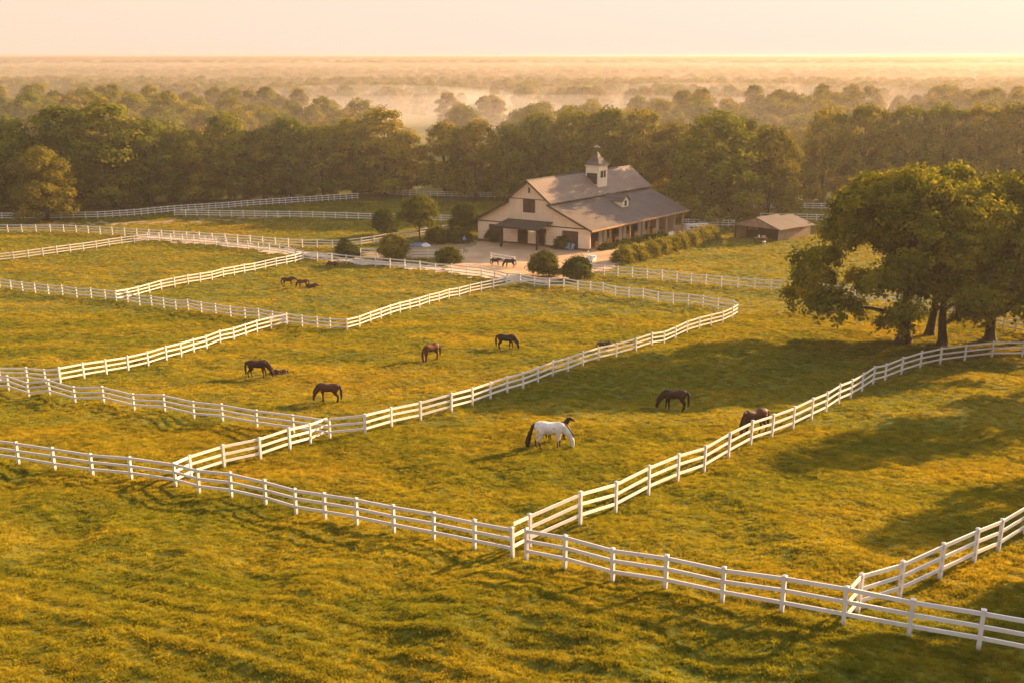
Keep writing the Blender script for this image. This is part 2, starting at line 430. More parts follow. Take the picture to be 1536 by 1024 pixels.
# ------------------------------------------------------------------ fences
post_meshes = {}
def post_mesh(h):
    k = round(h, 2)
    if k not in post_meshes:
        b = MB(); prof = [(0.065, -0.35), (0.065, h - 0.05), (0.08, h - 0.045), (0.08, h - 0.015), (0.015, h + 0.02)]
        vs = []
        for r, z in prof: vs += [(-r, -r, z), (r, -r, z), (r, r, z), (-r, r, z)]
        fs = [(3, 2, 1, 0)]
        for i in range(len(prof) - 1):
            for j in range(4): fs.append((i * 4 + j, i * 4 + (j + 1) % 4, i * 4 + 4 + (j + 1) % 4, i * 4 + 4 + j))
        fs.append(tuple(range(len(prof) * 4 - 4, len(prof) * 4)))
        b.add(vs, fs); post_meshes[k] = b.mesh('post', M['post'])
    return post_meshes[k]
def spline(P, closed=False):
    out = []
    for i in range(len(P) - 1):
        p0 = P[max(i - 1, 0)]; p1 = P[i]; p2 = P[i + 1]; p3 = P[min(i + 2, len(P) - 1)]
        for k in range(12):
            t = k / 12
            out.append(0.5 * ((2 * p1) + (p2 - p0) * t + (2 * p0 - 5 * p1 + 4 * p2 - p3) * t * t + (3 * p1 - p0 - 3 * p2 + p3) * t ** 3))
    out.append(P[-1].copy()); return out
FENCES = []
def fence(label, pts, n, h=1.4, curve=True, skip_first=False, skip_last=False, name='rail_fence', lead=None, more=0):
    P = [Vector(at(*p)[:2]).to_3d() for p in pts]
    S = spline(P) if curve and len(P) > 2 else P
    d = [0]
    for a, b in zip(S, S[1:]): d.append(d[-1] + (b - a).length)
    xs = np.interp(np.linspace(0, d[-1], n + 1), d, [p.x for p in S]); ys = np.interp(np.linspace(0, d[-1], n + 1), d, [p.y for p in S])
    Q = [Vector((x, y, float(zt(x, y)))) for x, y in zip(xs, ys)]
    FENCES.append((label, d[-1] / n, h))
    for _ in range(more):
        e = Q[-1] * 2 - Q[-2]; e.z = float(zt(e.x, e.y)); Q.append(e); n += 1
    if lead:
        Q.insert(0, at(*lead)); n += 1; skip_first = True
    root = empty(name, Q[0])
    tag(root, label, 'fence', 'white rail fences around the paddocks')
    first = None
    for i, p in enumerate(Q):
        if (i == 0 and skip_first) or (i == n and skip_last): continue
        t = Q[min(i + 1, n)] - Q[max(i - 1, 0)]
        o = link('post', post_mesh(h), root, p - Q[0] + Vector((0, 0, random.uniform(-0.02, 0.015))))
        o.rotation_euler = (random.gauss(0, 0.008), random.gauss(0, 0.008), math.atan2(t.y, t.x) + random.gauss(0, 0.02))
    for fr, hh in ((0.90, 0.072), (0.60, 0.068), (0.30, 0.068)):
        b = MB(); vs = []; fs = []
        for i, p in enumerate(Q):
            t = Q[min(i + 1, n)] - Q[max(i - 1, 0)]; t.z = 0; t.normalize(); s = Vector((-t.y, t.x, 0)) * 0.024
            c = p - Q[0] + Vector((0, 0, fr * h + random.gauss(0, 0.012)))
            vs += [c - s - Vector((0, 0, hh)), c + s - Vector((0, 0, hh)), c + s + Vector((0, 0, hh)), c - s + Vector((0, 0, hh))]
            if i:
                k = i * 4
                for j in range(4): fs.append((k - 4 + j, k - 4 + (j + 1) % 4, k + (j + 1) % 4, k + j))
        fs.append((0, 1, 2, 3)); k = n * 4; fs.append((k + 3, k + 2, k + 1, k))
        b.add(vs, fs).build('rail', M['white'], root)
    return root

fence('white three-rail fence along the near slope, from the left edge to the twin-post corner',
      [(-102, 670), (8, 693), (118, 709), (225, 724.5), (264, 730)], 7, 1.36)
fence('white three-rail fence across the near slope between the leftmost and middle corners',
      [(264, 730), (308, 741), (412, 762), (533, 787), (651, 811), (713, 824), (769, 836)], 10, 1.38)
fence('nearest white rail fence, running from the middle corner down to the bottom right',
      [(790, 840), (850, 853), (987, 882), (1141, 914), (1270, 939), (1367, 957), (1466, 975), (1575, 995)], 9, 1.42, more=2)
fence('short white rail fence linking the near-left corner with the mid-field fence junction',
      [(287, 718), (336, 702), (425, 678), (492, 656)], 5, 1.4, skip_last=True, lead=(265, 729))
fence('long white rail fence below the four brown horses, from left edge to the mid-field junction',
      [(-40, 578), (24, 590.5), (95, 600), (177, 609), (262, 621), (346, 634), (424, 645), (495, 657.5)], 13, 1.28)
fence('white rail fence climbing from the mid-field junction to the rounded paddock corner',
      [(495, 657.5), (534, 654), (566, 648), (623.6, 632), (676, 618), (746.5, 595), (827, 566), (901, 541), (968.5, 522), (1025, 503), (1071, 488), (1095, 480), (1106, 473)], 24, 1.42, skip_first=True, skip_last=True)
fence('white rail fence along the top of the grazing paddock, below the two round bushes',
      [(780, 426), (861.7, 435), (941, 447.5), (1022, 457), (1071, 464), (1096, 467), (1106, 472)], 16, 1.42)
fence('white rail fence along the lane below the barnyard',
      [(455, 390.5), (540.5, 398.5), (632.5, 407), (712, 415.5), (780, 426)], 15, 1.5, skip_last=True)
fence('white rail fence on the near side of the pale lane at the left',
      [(222, 361.5), (287, 366), (342, 371), (394, 377.5), (426, 382), (455, 390)], 15, 1.5, skip_last=True)
fence('white rail fence on the far side of the lane, ending near the barn',
      [(-30, 349), (38, 349.2), (97, 349.5), (169, 353), (250, 358), (350, 364.5), (440, 371.5), (505, 373), (538, 370), (580, 363.5), (615, 358.5), (660, 351), (700, 346)], 38, 1.5)
fence('white rail fence from the left edge up to the gravel lane',
      [(-25, 396), (20.7, 391), (79, 383), (134, 375.7), (189, 367), (221, 363)], 12, 1.42, skip_last=True)
fence('white rail fence from the left edge down to the junction below the brown foals',
      [(-16, 431), (42, 438), (98, 444), (155, 450), (174.5, 452)], 10, 1.36, skip_last=True)
fence('white rail fence below the resting foals, with a rounded bend',
      [(174.5, 452), (235, 460), (299, 468.5), (364, 478), (432.5, 487), (472, 492.5), (506, 496.5), (532, 493.8), (562, 482.5), (609, 467), (665, 451), (718, 438), (765, 428.5), (779, 426)], 33, 1.32)
fence('white rail fence dividing the two upper-left paddocks, rising to the lane corner',
      [(175, 452), (233, 438), (288, 426), (339, 415.7), (386.5, 407), (429, 397.5), (455, 391)], 17, 1.4, skip_first=True, skip_last=True)
fence('white rail fence between the lower-left field and the grazing paddock',
      [(91, 575), (148, 566), (204, 554), (256, 540), (305.5, 525.5), (353, 510.5), (395.5, 496.5), (433, 488)], 14, 1.42, skip_last=True)
fence('short level white rail fence at the left edge, meeting the divider',
      [(-40, 573), (10, 574), (50, 575), (91, 575)], 4, 1.34, skip_last=True)
fence('white rail fence beside the white horse, curving up under the big shade trees',
      [(795, 822), (840, 807), (918, 771), (986, 738), (1074, 697), (1148, 660.5), (1215, 631), (1273, 600), (1325, 573), (1377, 553.6), (1417, 545), (1468, 538.7), (1515, 536), (1580, 536)], 23, 1.62, lead=(770, 835), more=3)
fence('white rail fence rising from the lower right corner post to the right edge',
      [(1286, 919), (1341, 900.5), (1401, 874), (1459.5, 845), (1508, 821), (1575, 790)], 6, 1.5, lead=(1270, 938), more=2)
fence('white rail fence below the shaggy hedge, running right behind the shade trees',
      [(886, 411), (938, 416), (1005, 422.5), (1071, 429.5), (1141, 435.5), (1213, 442), (1300, 453), (1380, 465), (1440, 475), (1498, 492), (1560, 511)], 30, 1.55)
fence('grey shaded fence at the wood edge behind the lone golden tree',
      [(-30, 330), (38, 330.5), (100, 329.5), (147, 328.5)], 10, 1.5)
fence('sunlit white fence climbing from the wood edge toward the far meadow',
      [(147, 328.5), (201, 325), (263, 319), (325, 315), (384, 310), (450, 305.5), (537, 299.5)], 40, 1.5, skip_first=True)
fence('faint white fence across the far meadow behind the garden tree',
      [(262, 325), (320, 326), (400, 327), (460, 328), (542, 330.5), (610, 332), (680, 333.5)], 24, 1.45)
fence('farthest white fence in front of the wood, ending behind the barn gable',
      [(575, 293), (620, 295), (690, 297), (765, 298)], 18, 1.4)
fence('short white fence in the barnyard between two round bushes',
      [(541, 386), (600, 388), (650, 388), (694, 387.5)], 6, 1.45)
fence('white fence right of the barn behind the white trailer',
      [(1024, 339), (1060, 340), (1101, 341)], 9, 1.4)
fence('pale fence behind the shed at the foot of the right wood',
      [(1140, 331), (1200, 332), (1270, 334), (1340, 336)], 14, 1.5)
fence('hazy fence before the distant right wood, above the shed roof',
      [(1130, 314), (1200, 315), (1280, 316), (1360, 317)], 18, 1.5)

# ------------------------------------------------------------------ trees
def quads(C, Nn, size, g, aspect=0.6):
    """diamond leaf faces at centres C, facing about Nn"""
    n = len(C)
    a = g.normal(size=(n, 3)); a -= Nn * (a * Nn).sum(1, keepdims=True); a /= np.linalg.norm(a, axis=1, keepdims=True) + 1e-9
    b = np.cross(Nn, a); s = (size * g.uniform(0.65, 1.35, n))[:, None]
    fold = Nn * s * 0.18
    V = np.stack([C - a * s, C + b * s * aspect + fold, C + a * s, C - b * s * aspect + fold], 1).reshape(-1, 3)
    return V
def crown_mesh(name, seed, H, Rr, z0, mat, n_lobe=14, clumps=420, per=16, leaf=0.34, spread=0.55, lobe=(0.26, 0.44), top=1.05, low=0.55, solid=0.12, core=0.42, base=0.14):
    g = np.random.default_rng(seed)
    L = []
    ch = H - z0
    for i in range(n_lobe):
        t = (i + 0.5) / n_lobe
        zz = z0 + ch * (base + (0.88 - base) * t)
        prof = low + (1 - low) * math.sin(min(1.0, (t / 0.42)) * PI / 2) if t < 0.42 else max(0.16, math.sqrt(max(0.0, 1 - ((t - 0.42) / (0.58 * top)) ** 2)))
        r = Rr * lobe[0] + Rr * (lobe[1] - lobe[0]) * g.random()
        rr = max(0.0, Rr * prof - r) * (0.75 + 0.45 * g.random())
        an = i * 2.39996 + g.uniform(-0.5, 0.5)
        L.append((math.cos(an) * rr, math.sin(an) * rr, min(zz, H - r * 0.8), r))
    for k in range(3): L.append((g.normal() * Rr * .12, g.normal() * Rr * .12, z0 + ch * (0.35 + 0.2 * k), Rr * core))
    L = np.array(L)
    pick = g.choice(len(L), size=clumps * 3, p=L[:, 3] ** 2 / (L[:, 3] ** 2).sum())
    d = g.normal(size=(clumps * 3, 3)); d /= np.linalg.norm(d, axis=1, keepdims=True)
    d[:, 2] = np.where(d[:, 2] < -0.3, -d[:, 2] * 0.6, d[:, 2])
    rr = L[pick, 3] * (1 - 0.45 * g.random(clumps * 3) ** 2.2)
    C = L[pick, :3] + d * rr[:, None] * np.array([1, 1, 0.85])
    dist = np.linalg.norm((C[:, None, :] - L[None, :, :3]) / np.array([1, 1, 0.85]), axis=2) / L[None, :, 3]
    deep = (dist < 0.72).sum(1)
    keep = (deep == 0) | (g.random(len(C)) < solid)
    C = C[keep][:clumps]; d = d[keep][:clumps]
    n = len(C)
    sp = spread * g.uniform(0.6, 1.4, n)
    off = g.normal(size=(n, per, 3)) * sp[:, None, None] * np.array([1, 1, 0.85])
    P = (C[:, None, :] + off).reshape(-1, 3)
    Nn = np.repeat(d, per, 0) + g.normal(size=(n * per, 3)) * 0.38 + np.array([0, 0, 0.15])
    Nn /= np.linalg.norm(Nn, axis=1, keepdims=True)
    V = quads(P, Nn, np.full(n * per, leaf), g)
    V[:, 2] = np.maximum(V[:, 2], 0.05)
    q = np.arange(len(V))
    return mesh_np(name, V, q, np.full(len(V) // 4, 4), mat), L

def trunk_mesh(name, seed, H, r0, L, z0, limbs=7, flare=1.5):
    g = random.Random(seed)
    b = MB()
    lean = Vector((g.uniform(-.3, .3), g.uniform(-.3, .3), 0))
    T = [Vector((0, 0, -0.5)), Vector((0, 0, 0.05)), Vector((0, 0, 0.5)), Vector((0, 0, z0 * 0.6)) + lean * 0.3, Vector((0, 0, z0 * 1.2)) + lean * 0.7, Vector((0, 0, H * 0.5)) + lean, Vector((0, 0, H * 0.82)) + lean * 1.6]
    b.tube(T, [r0 * flare * 1.1, r0 * flare, r0 * 1.12, r0 * 0.95, r0 * 0.85, r0 * 0.5, r0 * 0.12], 10)
    order = list(range(len(L))); g.shuffle(order)
    for i in order[:limbs]:
        c = Vector(L[i][:3]); c.z += L[i][3] * 0.2
        s = Vector((0, 0, max(z0 * 0.8, min(c.z - 2.0, H * 0.45)))) + lean * 0.7
        mid = s.lerp(c, 0.5) + Vector((g.uniform(-.4, .4), g.uniform(-.4, .4), g.uniform(0.1, 0.9)))
        b.tube([s - (c - s).normalized() * 0.1, s.lerp(mid, 0.5), mid, mid.lerp(c, 0.6), c], [r0 * 0.45, r0 * 0.36, r0 * 0.26, r0 * 0.16, r0 * 0.05], 6)
    return b.mesh(name, M['bark'], True)

VAR = []   # forest variants at unit size: H 20 m, R 6.5 m
spec = [(101, 20, 6.6, 2.2, 'leaf', 15, 0.7), (102, 20, 6.0, 2.6, 'leaf', 17, 0.6), (103, 20, 7.2, 2.0, 'leaf_warm', 16, 0.75), (104, 20, 6.3, 3.2, 'leaf', 13, 0.55),
        (105, 20, 7.0, 1.6, 'leaf', 18, 0.8), (106, 20, 5.6, 2.8, 'leaf_warm', 14, 0.6), (107, 20, 7.4, 3.0, 'leaf_gold', 15, 0.9)]
for s, H, Rr, z0, m, nl, lw in spec:
    cm, L = crown_mesh('crown', s, H, Rr, z0 * 0.2, M[m], nl + 3, 820, 16, 0.27, 0.42, low=min(1, lw + 0.25), lobe=(0.26, 0.48), base=0.06)
    VAR.append((cm, trunk_mesh('trunk', s, H, 0.38, L, z0 + 1.0), H, Rr))
CROWN_SRC = {}
def tree(label, p, h, wd, var, rz, group, name='oak_tree', cat='tree'):
    cm, tm, H, Rr = VAR[var]
    root = empty(name, p, rz); tag(root, label, cat, group)
    s = h / H; sx = wd / 2 / Rr / s
    root.scale = (s * sx, s * sx, s)
    c = link('crown', cm, root); t = link('trunk', tm, root)
    CROWN_SRC.setdefault(var, c)
    return root

G1 = 'trees along the edge of the wood'
front = [  # base x, base y, top y, crown width px, variant, label
 (-22, 318, 168, 120, 0, 'dark leafy tree cut off by the left edge of the picture'),
 (26, 316, 170, 100, 4, 'broad olive-green tree behind the lone golden tree, to its left'),
 (72, 331, 217, 100, 6, 'lone golden-green tree standing in front of the wood beside the shaded grey fence'),
 (104, 312, 152, 125, 1, 'tall dark oak at the left with the highest lumpy crown behind the golden tree'),
 (172, 311, 150, 135, 0, 'massive dark oak right of the golden tree, its crown lit on the right side'),
 (228, 309, 174, 105, 4, 'bushy oak whose low foliage sweeps down to the sunlit fence end'),
 (292, 306, 190, 95, 3, 'rounded oak with drooping lower branches behind the rising white fence'),
 (262, 302, 178, 90, 1, 'dark oak squeezed between the bushy oak and the rounded oak'),
 (345, 302, 168, 100, 0, 'tall oak above the start of the far meadow, flat-topped crown'),
 (398, 300, 182, 90, 5, 'narrower brownish oak left of centre in the left wood edge'),
 (438, 299, 168, 95, 1, 'oak with a high pointed crown above the rising fence'),
 (486, 297, 182, 90, 4, 'round-shouldered oak in the left wood edge above the far fence end'),
 (530, 295, 170, 90, 3, 'oak with a domed crown just left of the tallest tree by the gap'),
 (578, 295, 160, 105, 0, 'tallest crown of the left wood, beside the misty gap'),
 (612, 291, 186, 62, 5, 'slim oak bordering the left side of the misty gap'),
 (668, 296, 178, 82, 1, 'pale hazy oak bordering the right side of the misty gap'),
 (714, 298, 174, 85, 2, 'soft golden tree rising left of the barn gable'),
 (762, 298, 184, 80, 0, 'tree directly behind the left slope of the barn roof'),
 (806, 299, 162, 90, 3, 'tall tree behind the peak of the barn gable'),
 (858, 299, 160, 95, 4, 'wide-crowned tree left of the cupola'),
 (908, 299, 155, 100, 1, 'highest tree behind the barn, just right of the cupola'),
 (960, 300, 163, 95, 0, 'dense tree above the right end of the barn ridge'),
 (1010, 306, 172, 105, 5, 'brown-green tree above the long lower barn roof'),
 (1068, 331, 166, 150, 0, 'huge spreading oak between the barn and the small shed'),
 (1150, 327, 182, 110, 2, 'golden-edged oak rising behind the small shed'),
 (1108, 312, 168, 95, 1, 'dark oak tucked behind the huge spreading oak'),
 (1232, 304, 158, 95, 4, 'hazy tree at the left of the right-hand wood'),
 (1290, 303, 150, 100, 1, 'hazy tall tree above the left part of the big shade tree'),
 (1350, 303, 156, 92, 0, 'hazy tree behind the peak of the big shade tree'),
 (1404, 302, 148, 95, 3, 'hazy open-crowned tree with sky showing through its top'),
 (1458, 301, 152, 98, 4, 'hazy round tree over the right shade trees'),
 (1512, 300, 148, 105, 1, 'hazy tree at the right edge of the picture'),
 (1572, 300, 150, 110, 1, 'hazy tree cut off by the right edge of the picture'),
]
occupied = []
for i, (bx, by, ty, wpx, v, lab) in enumerate(front):
    p = at(bx, by); h = height_for(p, ty)
    wd = wpx / F * (p.y * CT + (CAMZ - p.z) * ST)
    tree(lab, p, h, wd * 1.02, v, (i * 2.1) % 6.28, G1)
    occupied.append((p.x, p.y, wd / 2 * 0.8))

g3 = np.random.default_rng(15)
for i in range(46):
    px = -20 + i * 34.5 + g3.uniform(-12, 12)
    if 620 < px < 655 or 770 < px < 1010: continue
    by = float(np.interp(px, [0, 150, 300, 500, 700, 1000, 1100, 1250, 1600], [315, 311, 302, 295, 294, 306, 312, 301, 298])) - g3.uniform(0, 3)
    p = at(px, by); h = g3.uniform(2.2, 5.0)
    tree('low bush at the foot of the wood edge', p, h, h * g3.uniform(1.0, 1.5), int(g3.integers(0, 6)), g3.uniform(0, 6), 'bushes at the foot of the wood edge', 'woodland_bush', 'bush')
def sector(px):
    for lim, s in ((150, 'at the far left behind the golden tree'), (380, 'behind the massive dark oak and its neighbours'), (625, 'behind the wood edge left of the misty gap'),
                   (800, 'between the misty gap and the barn gable'), (1000, 'behind the barn roof'), (1210, 'behind the huge oak by the shed'), (9999, 'in the haze above the big shade trees')):
        if px < lim: return s
g2 = np.random.default_rng(5)
cnt = 0; tries = 0
while cnt < 190 and tries < 9000:
    tries += 1
    D = 236 + 94 * g2.random() ** 0.9; x = g2.uniform(-0.60, 0.60) * D
    if abs(x + 0.088 * D) < 5.5 or (-0.15 * D < x < 0.01 * D and D > 246): continue
    if any((x - a) ** 2 + (D - b) ** 2 < max(r, 4.6) ** 2 * 1.15 for a, b, r in occupied): continue
    occupied.append((x, D, 7.6))
    h = g2.uniform(9.0, 13.0) + (D - 226) * 0.055 + (1.5 if x < -60 else 0)
    px = CX + F * x / (D * CT + CAMZ * ST)
    tree('woodland tree crowded in the rows ' + sector(px), Vector((x, D, float(zt(x, D)))), h, h * g2.uniform(0.72, 1.0), int(g2.integers(0, 6)), g2.uniform(0, 6.28),
         'crowded trees ' + sector(px), 'woodland_tree')
    cnt += 1

# big shade trees at the right
def hero(label, bpx, topy, Rr, z0, seed, r0, clumps, lobes, trunk_limbs=10, low=0.7, off=(0, 0), mat='leaf_hero'):
    p = at(*bpx); H = height_for(p, topy)
    cm, L = crown_mesh('crown', seed, H, Rr, z0, M[mat], lobes, clumps, 26, 0.19, 0.33, lobe=(0.13, 0.26), low=low, solid=0.12, core=0.38, top=1.0, base=0.10)
    root = empty('shade_tree', p); tag(root, label, 'tree', 'big shade trees by the curved fence')
    c = link('crown', cm, root, (off[0], off[1], 0)); LL = [(a + off[0], b_ + off[1], c_, r) for a, b_, c_, r in L]
    link('trunk', trunk_mesh('trunk', seed, H, r0, LL, z0, trunk_limbs, 1.45), root)
    return root
hero('largest dark shade tree with the thickest trunk and branches reaching far left', (1355, 513), 242, 10.4, 1.0, 301, 0.62, 2300, 40, 16, 1.0, (-0.9, 0))
hero('slim-trunked shade tree just behind and right of the largest one', (1394, 503), 238, 7.4, 2.2, 302, 0.42, 950, 22, 9, 0.8, (0.8, 1.0))
hero('shade tree on the second trunk from the largest, nearest the curved fence', (1413, 517), 266, 6.8, 2.0, 303, 0.42, 900, 22, 9, 0.9, (1.4, -0.3))
hero('golden-lit shade tree on the straight trunk at the right', (1484, 510), 244, 7.4, 2.2, 304, 0.48, 1050, 24, 10, 0.85, (0.3, 0.4), 'leaf_hero')
hero('shade tree whose crown fills the right edge of the picture', (1562, 505), 244, 7.4, 1.8, 305, 0.5, 1000, 24, 10, 0.85)

# trees outside the frame on the right: their shadows cross the lower right paddock
for lab, tgt, hc, h, wd, v in (('tree standing out of view beyond the right-hand paddock, upper one', (1450, 640), 9.0, 16, 10.5, 0),
                    ('tree standing out of view beyond the right-hand paddock, lower one', (1570, 765), 8.0, 14, 8, 4),
                    ('tree standing out of view beyond the lower right corner', (1500, 985), 7.0, 12, 7, 3)):
    c = at(*tgt); k = hc / math.tan(SUN_EL)
    for _ in range(3):
        b_ = Vector((c.x + SH.x * k, c.y + SH.y * k, 0)); b_.z = float(zt(b_.x, b_.y)); k = (hc + b_.z - c.z) / math.tan(SUN_EL)
    tree(lab, b_, h, wd, v, 1.3 * v, 'trees beyond the right edge')

# ------------------------------------------------------------------ far woods (nobody could count it)
cn = np.random.default_rng(77)
def wood_points(d0, d1, spacing, scale, thr, seed, fx=1.0):
    n = int(1.30 * (d1 * d1 - d0 * d0) / 2 / (spacing * spacing))
    D = np.sqrt(cn.uniform(d0 * d0, d1 * d1, n)); x = cn.uniform(-0.65, 0.65, n) * D
    f = waves(seed, 10, 120, 420, 0.55, 1.9)
    m = f(x, D) + 0.35 * n_mask(x, D) > thr
    m &= ~((np.abs(x + 0.088 * D) < 7) & (D < 420))
    m &= ~((x > -0.16 * D) & (x < 0.05 * D) & (D > 350) & (D < 440))
    x, D = x[m], D[m]
    z = zt(x, D)
    s = scale * cn.uniform(0.75, 1.2, len(x))
    return np.stack([x, D, z], 1), s
def only(ps, keep):
    P, q_ = ps; k = keep(CX + F * P[:, 0] / (P[:, 1] * CT + CAMZ * ST), P[:, 1]); return P[k], q_[k]
sets = [only(wood_points(300, 560, 20, 0.72, -0.4, 39), lambda px, D: (px > 480) & (px < 1000)),
        only(wood_points(335, 430, 9, 0.85, -0.5, 31), lambda px, D: (px < 470 + 40 * np.sin(D / 23)) & (px < 470 - (D - 300) * 0.9 + 120)),
        only(wood_points(335, 430, 9, 0.85, 0.0, 36), lambda px, D: px > 980 + 50 * np.sin(D / 17)),
        only(wood_points(520, 800, 8.5, 0.68, -1.1, 32), lambda px, D: D > 540 + 50 * np.sin(px / 90) + 30 * np.sin(px / 37 + 1)),
        wood_points(800, 1150, 10, 0.62, 0.35, 40), wood_points(1150, 2100, 13, 0.66, -0.6, 33), wood_points(2100, 4200, 22, 0.85, -0.8, 34), wood_points(4200, 9000, 60, 1.1, -1.2, 35)]
PTS = np.concatenate([a for a, _ in sets]); SCL = np.concatenate([b for _, b in sets])
FLAT = np.concatenate([np.full(len(a), f) for (a, _), f in zip(sets, (1.2, 1, 1, 1.25, 1.5, 1.9, 2.6, 6))])
def scatter(name, P, scale3, rot, which, sources, kind, label):
    me = bpy.data.meshes.new(name); me.vertices.add(len(P)); me.vertices.foreach_set('co', P.astype(np.float32).ravel())
    def attr(n, t, key, arr):
        a = me.attributes.new(n, t, 'POINT'); a.data.foreach_set(key, arr.ravel())
    attr('inst_scale', 'FLOAT_VECTOR', 'vector', scale3.astype(np.float32))
    attr('inst_rot', 'FLOAT_VECTOR', 'vector', rot.astype(np.float32))
    attr('which', 'INT', 'value', which.astype(np.int32))
    o = link(name, me); tag(o, label, kind=kind)
    ng = bpy.data.node_groups.new(name, 'GeometryNodeTree')
    ng.interface.new_socket('Geometry', in_out='INPUT', socket_type='NodeSocketGeometry')
    ng.interface.new_socket('Geometry', in_out='OUTPUT', socket_type='NodeSocketGeometry')
    gi = ng.nodes.new('NodeGroupInput'); go = ng.nodes.new('NodeGroupOutput'); j = ng.nodes.new('GeometryNodeJoinGeometry')
    def named(n, t):
        a = ng.nodes.new('GeometryNodeInputNamedAttribute'); a.data_type = t; a.inputs[0].default_value = n
        return next(s for s in a.outputs if s.enabled)
    sc_, ro, wh = named('inst_scale', 'FLOAT_VECTOR'), named('inst_rot', 'FLOAT_VECTOR'), named('which', 'INT')
    for k, src in enumerate(sources):
        oi = ng.nodes.new('GeometryNodeObjectInfo'); oi.inputs[0].default_value = src; oi.inputs[1].default_value = True
        cp = ng.nodes.new('FunctionNodeCompare'); cp.data_type = 'INT'; cp.operation = 'EQUAL'
        ia = [s for s in cp.inputs if s.enabled and s.type == 'INT']
        ng.links.new(wh, ia[0]); ia[1].default_value = k
        ip = ng.nodes.new('GeometryNodeInstanceOnPoints')
        e2r = ng.nodes.new('FunctionNodeEulerToRotation'); ng.links.new(ro, e2r.inputs[0])
        ng.links.new(gi.outputs[0], ip.inputs['Points']); ng.links.new(cp.outputs[0], ip.inputs['Selection'])
        ng.links.new(oi.outputs['Geometry'], ip.inputs['Instance']); ng.links.new(e2r.outputs[0], ip.inputs['Rotation']); ng.links.new(sc_, ip.inputs['Scale'])
        ng.links.new(ip.outputs[0], j.inputs[0])
    ng.links.new(j.outputs[0], go.inputs[0])
    md = o.modifiers.new('scatter', 'NODES'); md.node_group = ng
    return o
nP = len(PTS)
rot = np.zeros((nP, 3)); rot[:, 2] = cn.uniform(0, 6.28, nP)
s3 = np.stack([SCL * FLAT, SCL * FLAT, SCL], 1)
bpy.context.view_layer.update()
scatter('distant_woods', PTS, s3, rot, cn.integers(0, 6, nP), [CROWN_SRC[k] for k in range(6)], 'stuff', 'hazy woods rolling away to the horizon')

# ------------------------------------------------------------------ shrubs
def shrub(label, bpx, topy, wpx, mat='leaf_bush', seed=1, name='round_bush', cat='bush', trunk=0.0, group='bushes around the barnyard', lobes=15, squash=1.0):
    p = at(*bpx); h = height_for(p, topy); k = (p.y * CT + (CAMZ - p.z) * ST) / F; r = wpx * k / 2
    n = int(150 + r * r * 90)
    z0 = trunk if trunk else 0.0
    cm, L = crown_mesh('crown', seed, h, r, z0, M[mat], lobes, n, 20, 0.13, 0.22, low=0.9 if not trunk else 0.6, solid=0.2, lobe=(0.20, 0.40), core=0.5)
    root = empty(name, p); tag(root, label, cat, group)
    link('crown', cm, root)
    link('trunk', trunk_mesh('trunk', seed, h, 0.12 if trunk else 0.07, L, max(z0, 0.4), 4 if trunk else 3, 1.3), root)
    return root
shrub('large round bush below the barnyard, the left one of two beside the hitching rail', (815, 414), 380, 52, seed=41)
shrub('round bush right of its slightly larger twin, below the barn corner', (866, 419), 389, 50, seed=42)
shrub('golden-topped bush in the barnyard behind the lane fence', (591, 390), 354, 52, 'leaf_yellow', 43)
shrub('low pale-flowered bush at the end of the short barnyard fence', (674, 395), 374, 38, seed=44)
shrub('spiky dark shrub beside the lane fence corner', (517, 384), 361, 26, seed=45)
shrub('low dark shrub spreading right of the spiky one', (529, 385), 374, 24, seed=53)
shrub('rounded dark tree-like bush left of the garden tree', (578, 353), 316, 46, seed=46)
shrub('slender garden tree with a bare trunk and golden right side', (630, 366), 295, 62, 'leaf_yellow', 47, 'garden_tree', 'tree', 2.3, 'bushes around the barnyard', 12)
shrub('tall bush beside the left wall of the barn', (698, 352), 306, 52, seed=48)
shrub('low dark hedge bush between the garden tree and the barn', (659, 363), 346, 44, seed=49)
shrub('dark hedge bush beneath the tall bush by the barn wall', (686, 363), 345, 40, seed=50)
shrub('green shrub against the barn left of the entrance canopy', (741, 363), 344, 24, seed=51, group='shrubs at the barn front')
shrub('dark shrub at the barn front beside the right door', (842, 374), 357, 22, seed=52, group='shrubs at the barn front')

def hedge(label, pts, wd, h, mat, seed, name, n_per=52, leaf=0.12):
    g = np.random.default_rng(seed); P = [at(*p) for p in pts]
    C = []; 
    for a, b in zip(P, P[1:]):
        L = (b - a).length; n = int(L * n_per * wd * 0.5)
        t = g.random(n); an = g.uniform(-0.1, PI + 0.1, n); rr = 1 - 0.35 * g.random(n) ** 2
        d = (b - a).normalized(); s = Vector((-d.y, d.x, 0))
        base = np.array(a)[None] + (np.array(b) - np.array(a))[None] * t[:, None]
        lump = 0.82 + 0.16 * np.sin(t * L * 1.9 + seed) + 0.12 * np.sin(t * L * 4.3 + 1) + g.normal(0, 0.06, n)
        c = base + np.array(s)[None] * (np.cos(an) * wd / 2 * rr * lump)[:, None]; c[:, 2] += np.abs(np.sin(an)) * h * rr * lump
        C.append(c)
    C = np.concatenate(C); per = 16
    Pp = (C[:, None] + g.normal(size=(len(C), per, 3)) * 0.2).reshape(-1, 3)
    Nn = g.normal(size=Pp.shape) + np.array([0, 0, 0.5]); Nn /= np.linalg.norm(Nn, axis=1, keepdims=True)
    V = quads(Pp, Nn, np.full(len(Pp), leaf), g); V -= np.array(P[0])
    root = link(name, mesh_np('hedge', V, np.arange(len(V)), np.full(len(V) // 4, 4), M[mat]), None, P[0])
    return tag(root, label, 'hedge')
hedge('shaggy sunlit hedge running from the barn corner toward the shed', [(925, 396), (965, 387), (1010, 375), (1045, 366), (1072, 357)], 3.4, 2.4, 'leaf_hedge', 61, 'shaggy_hedge')
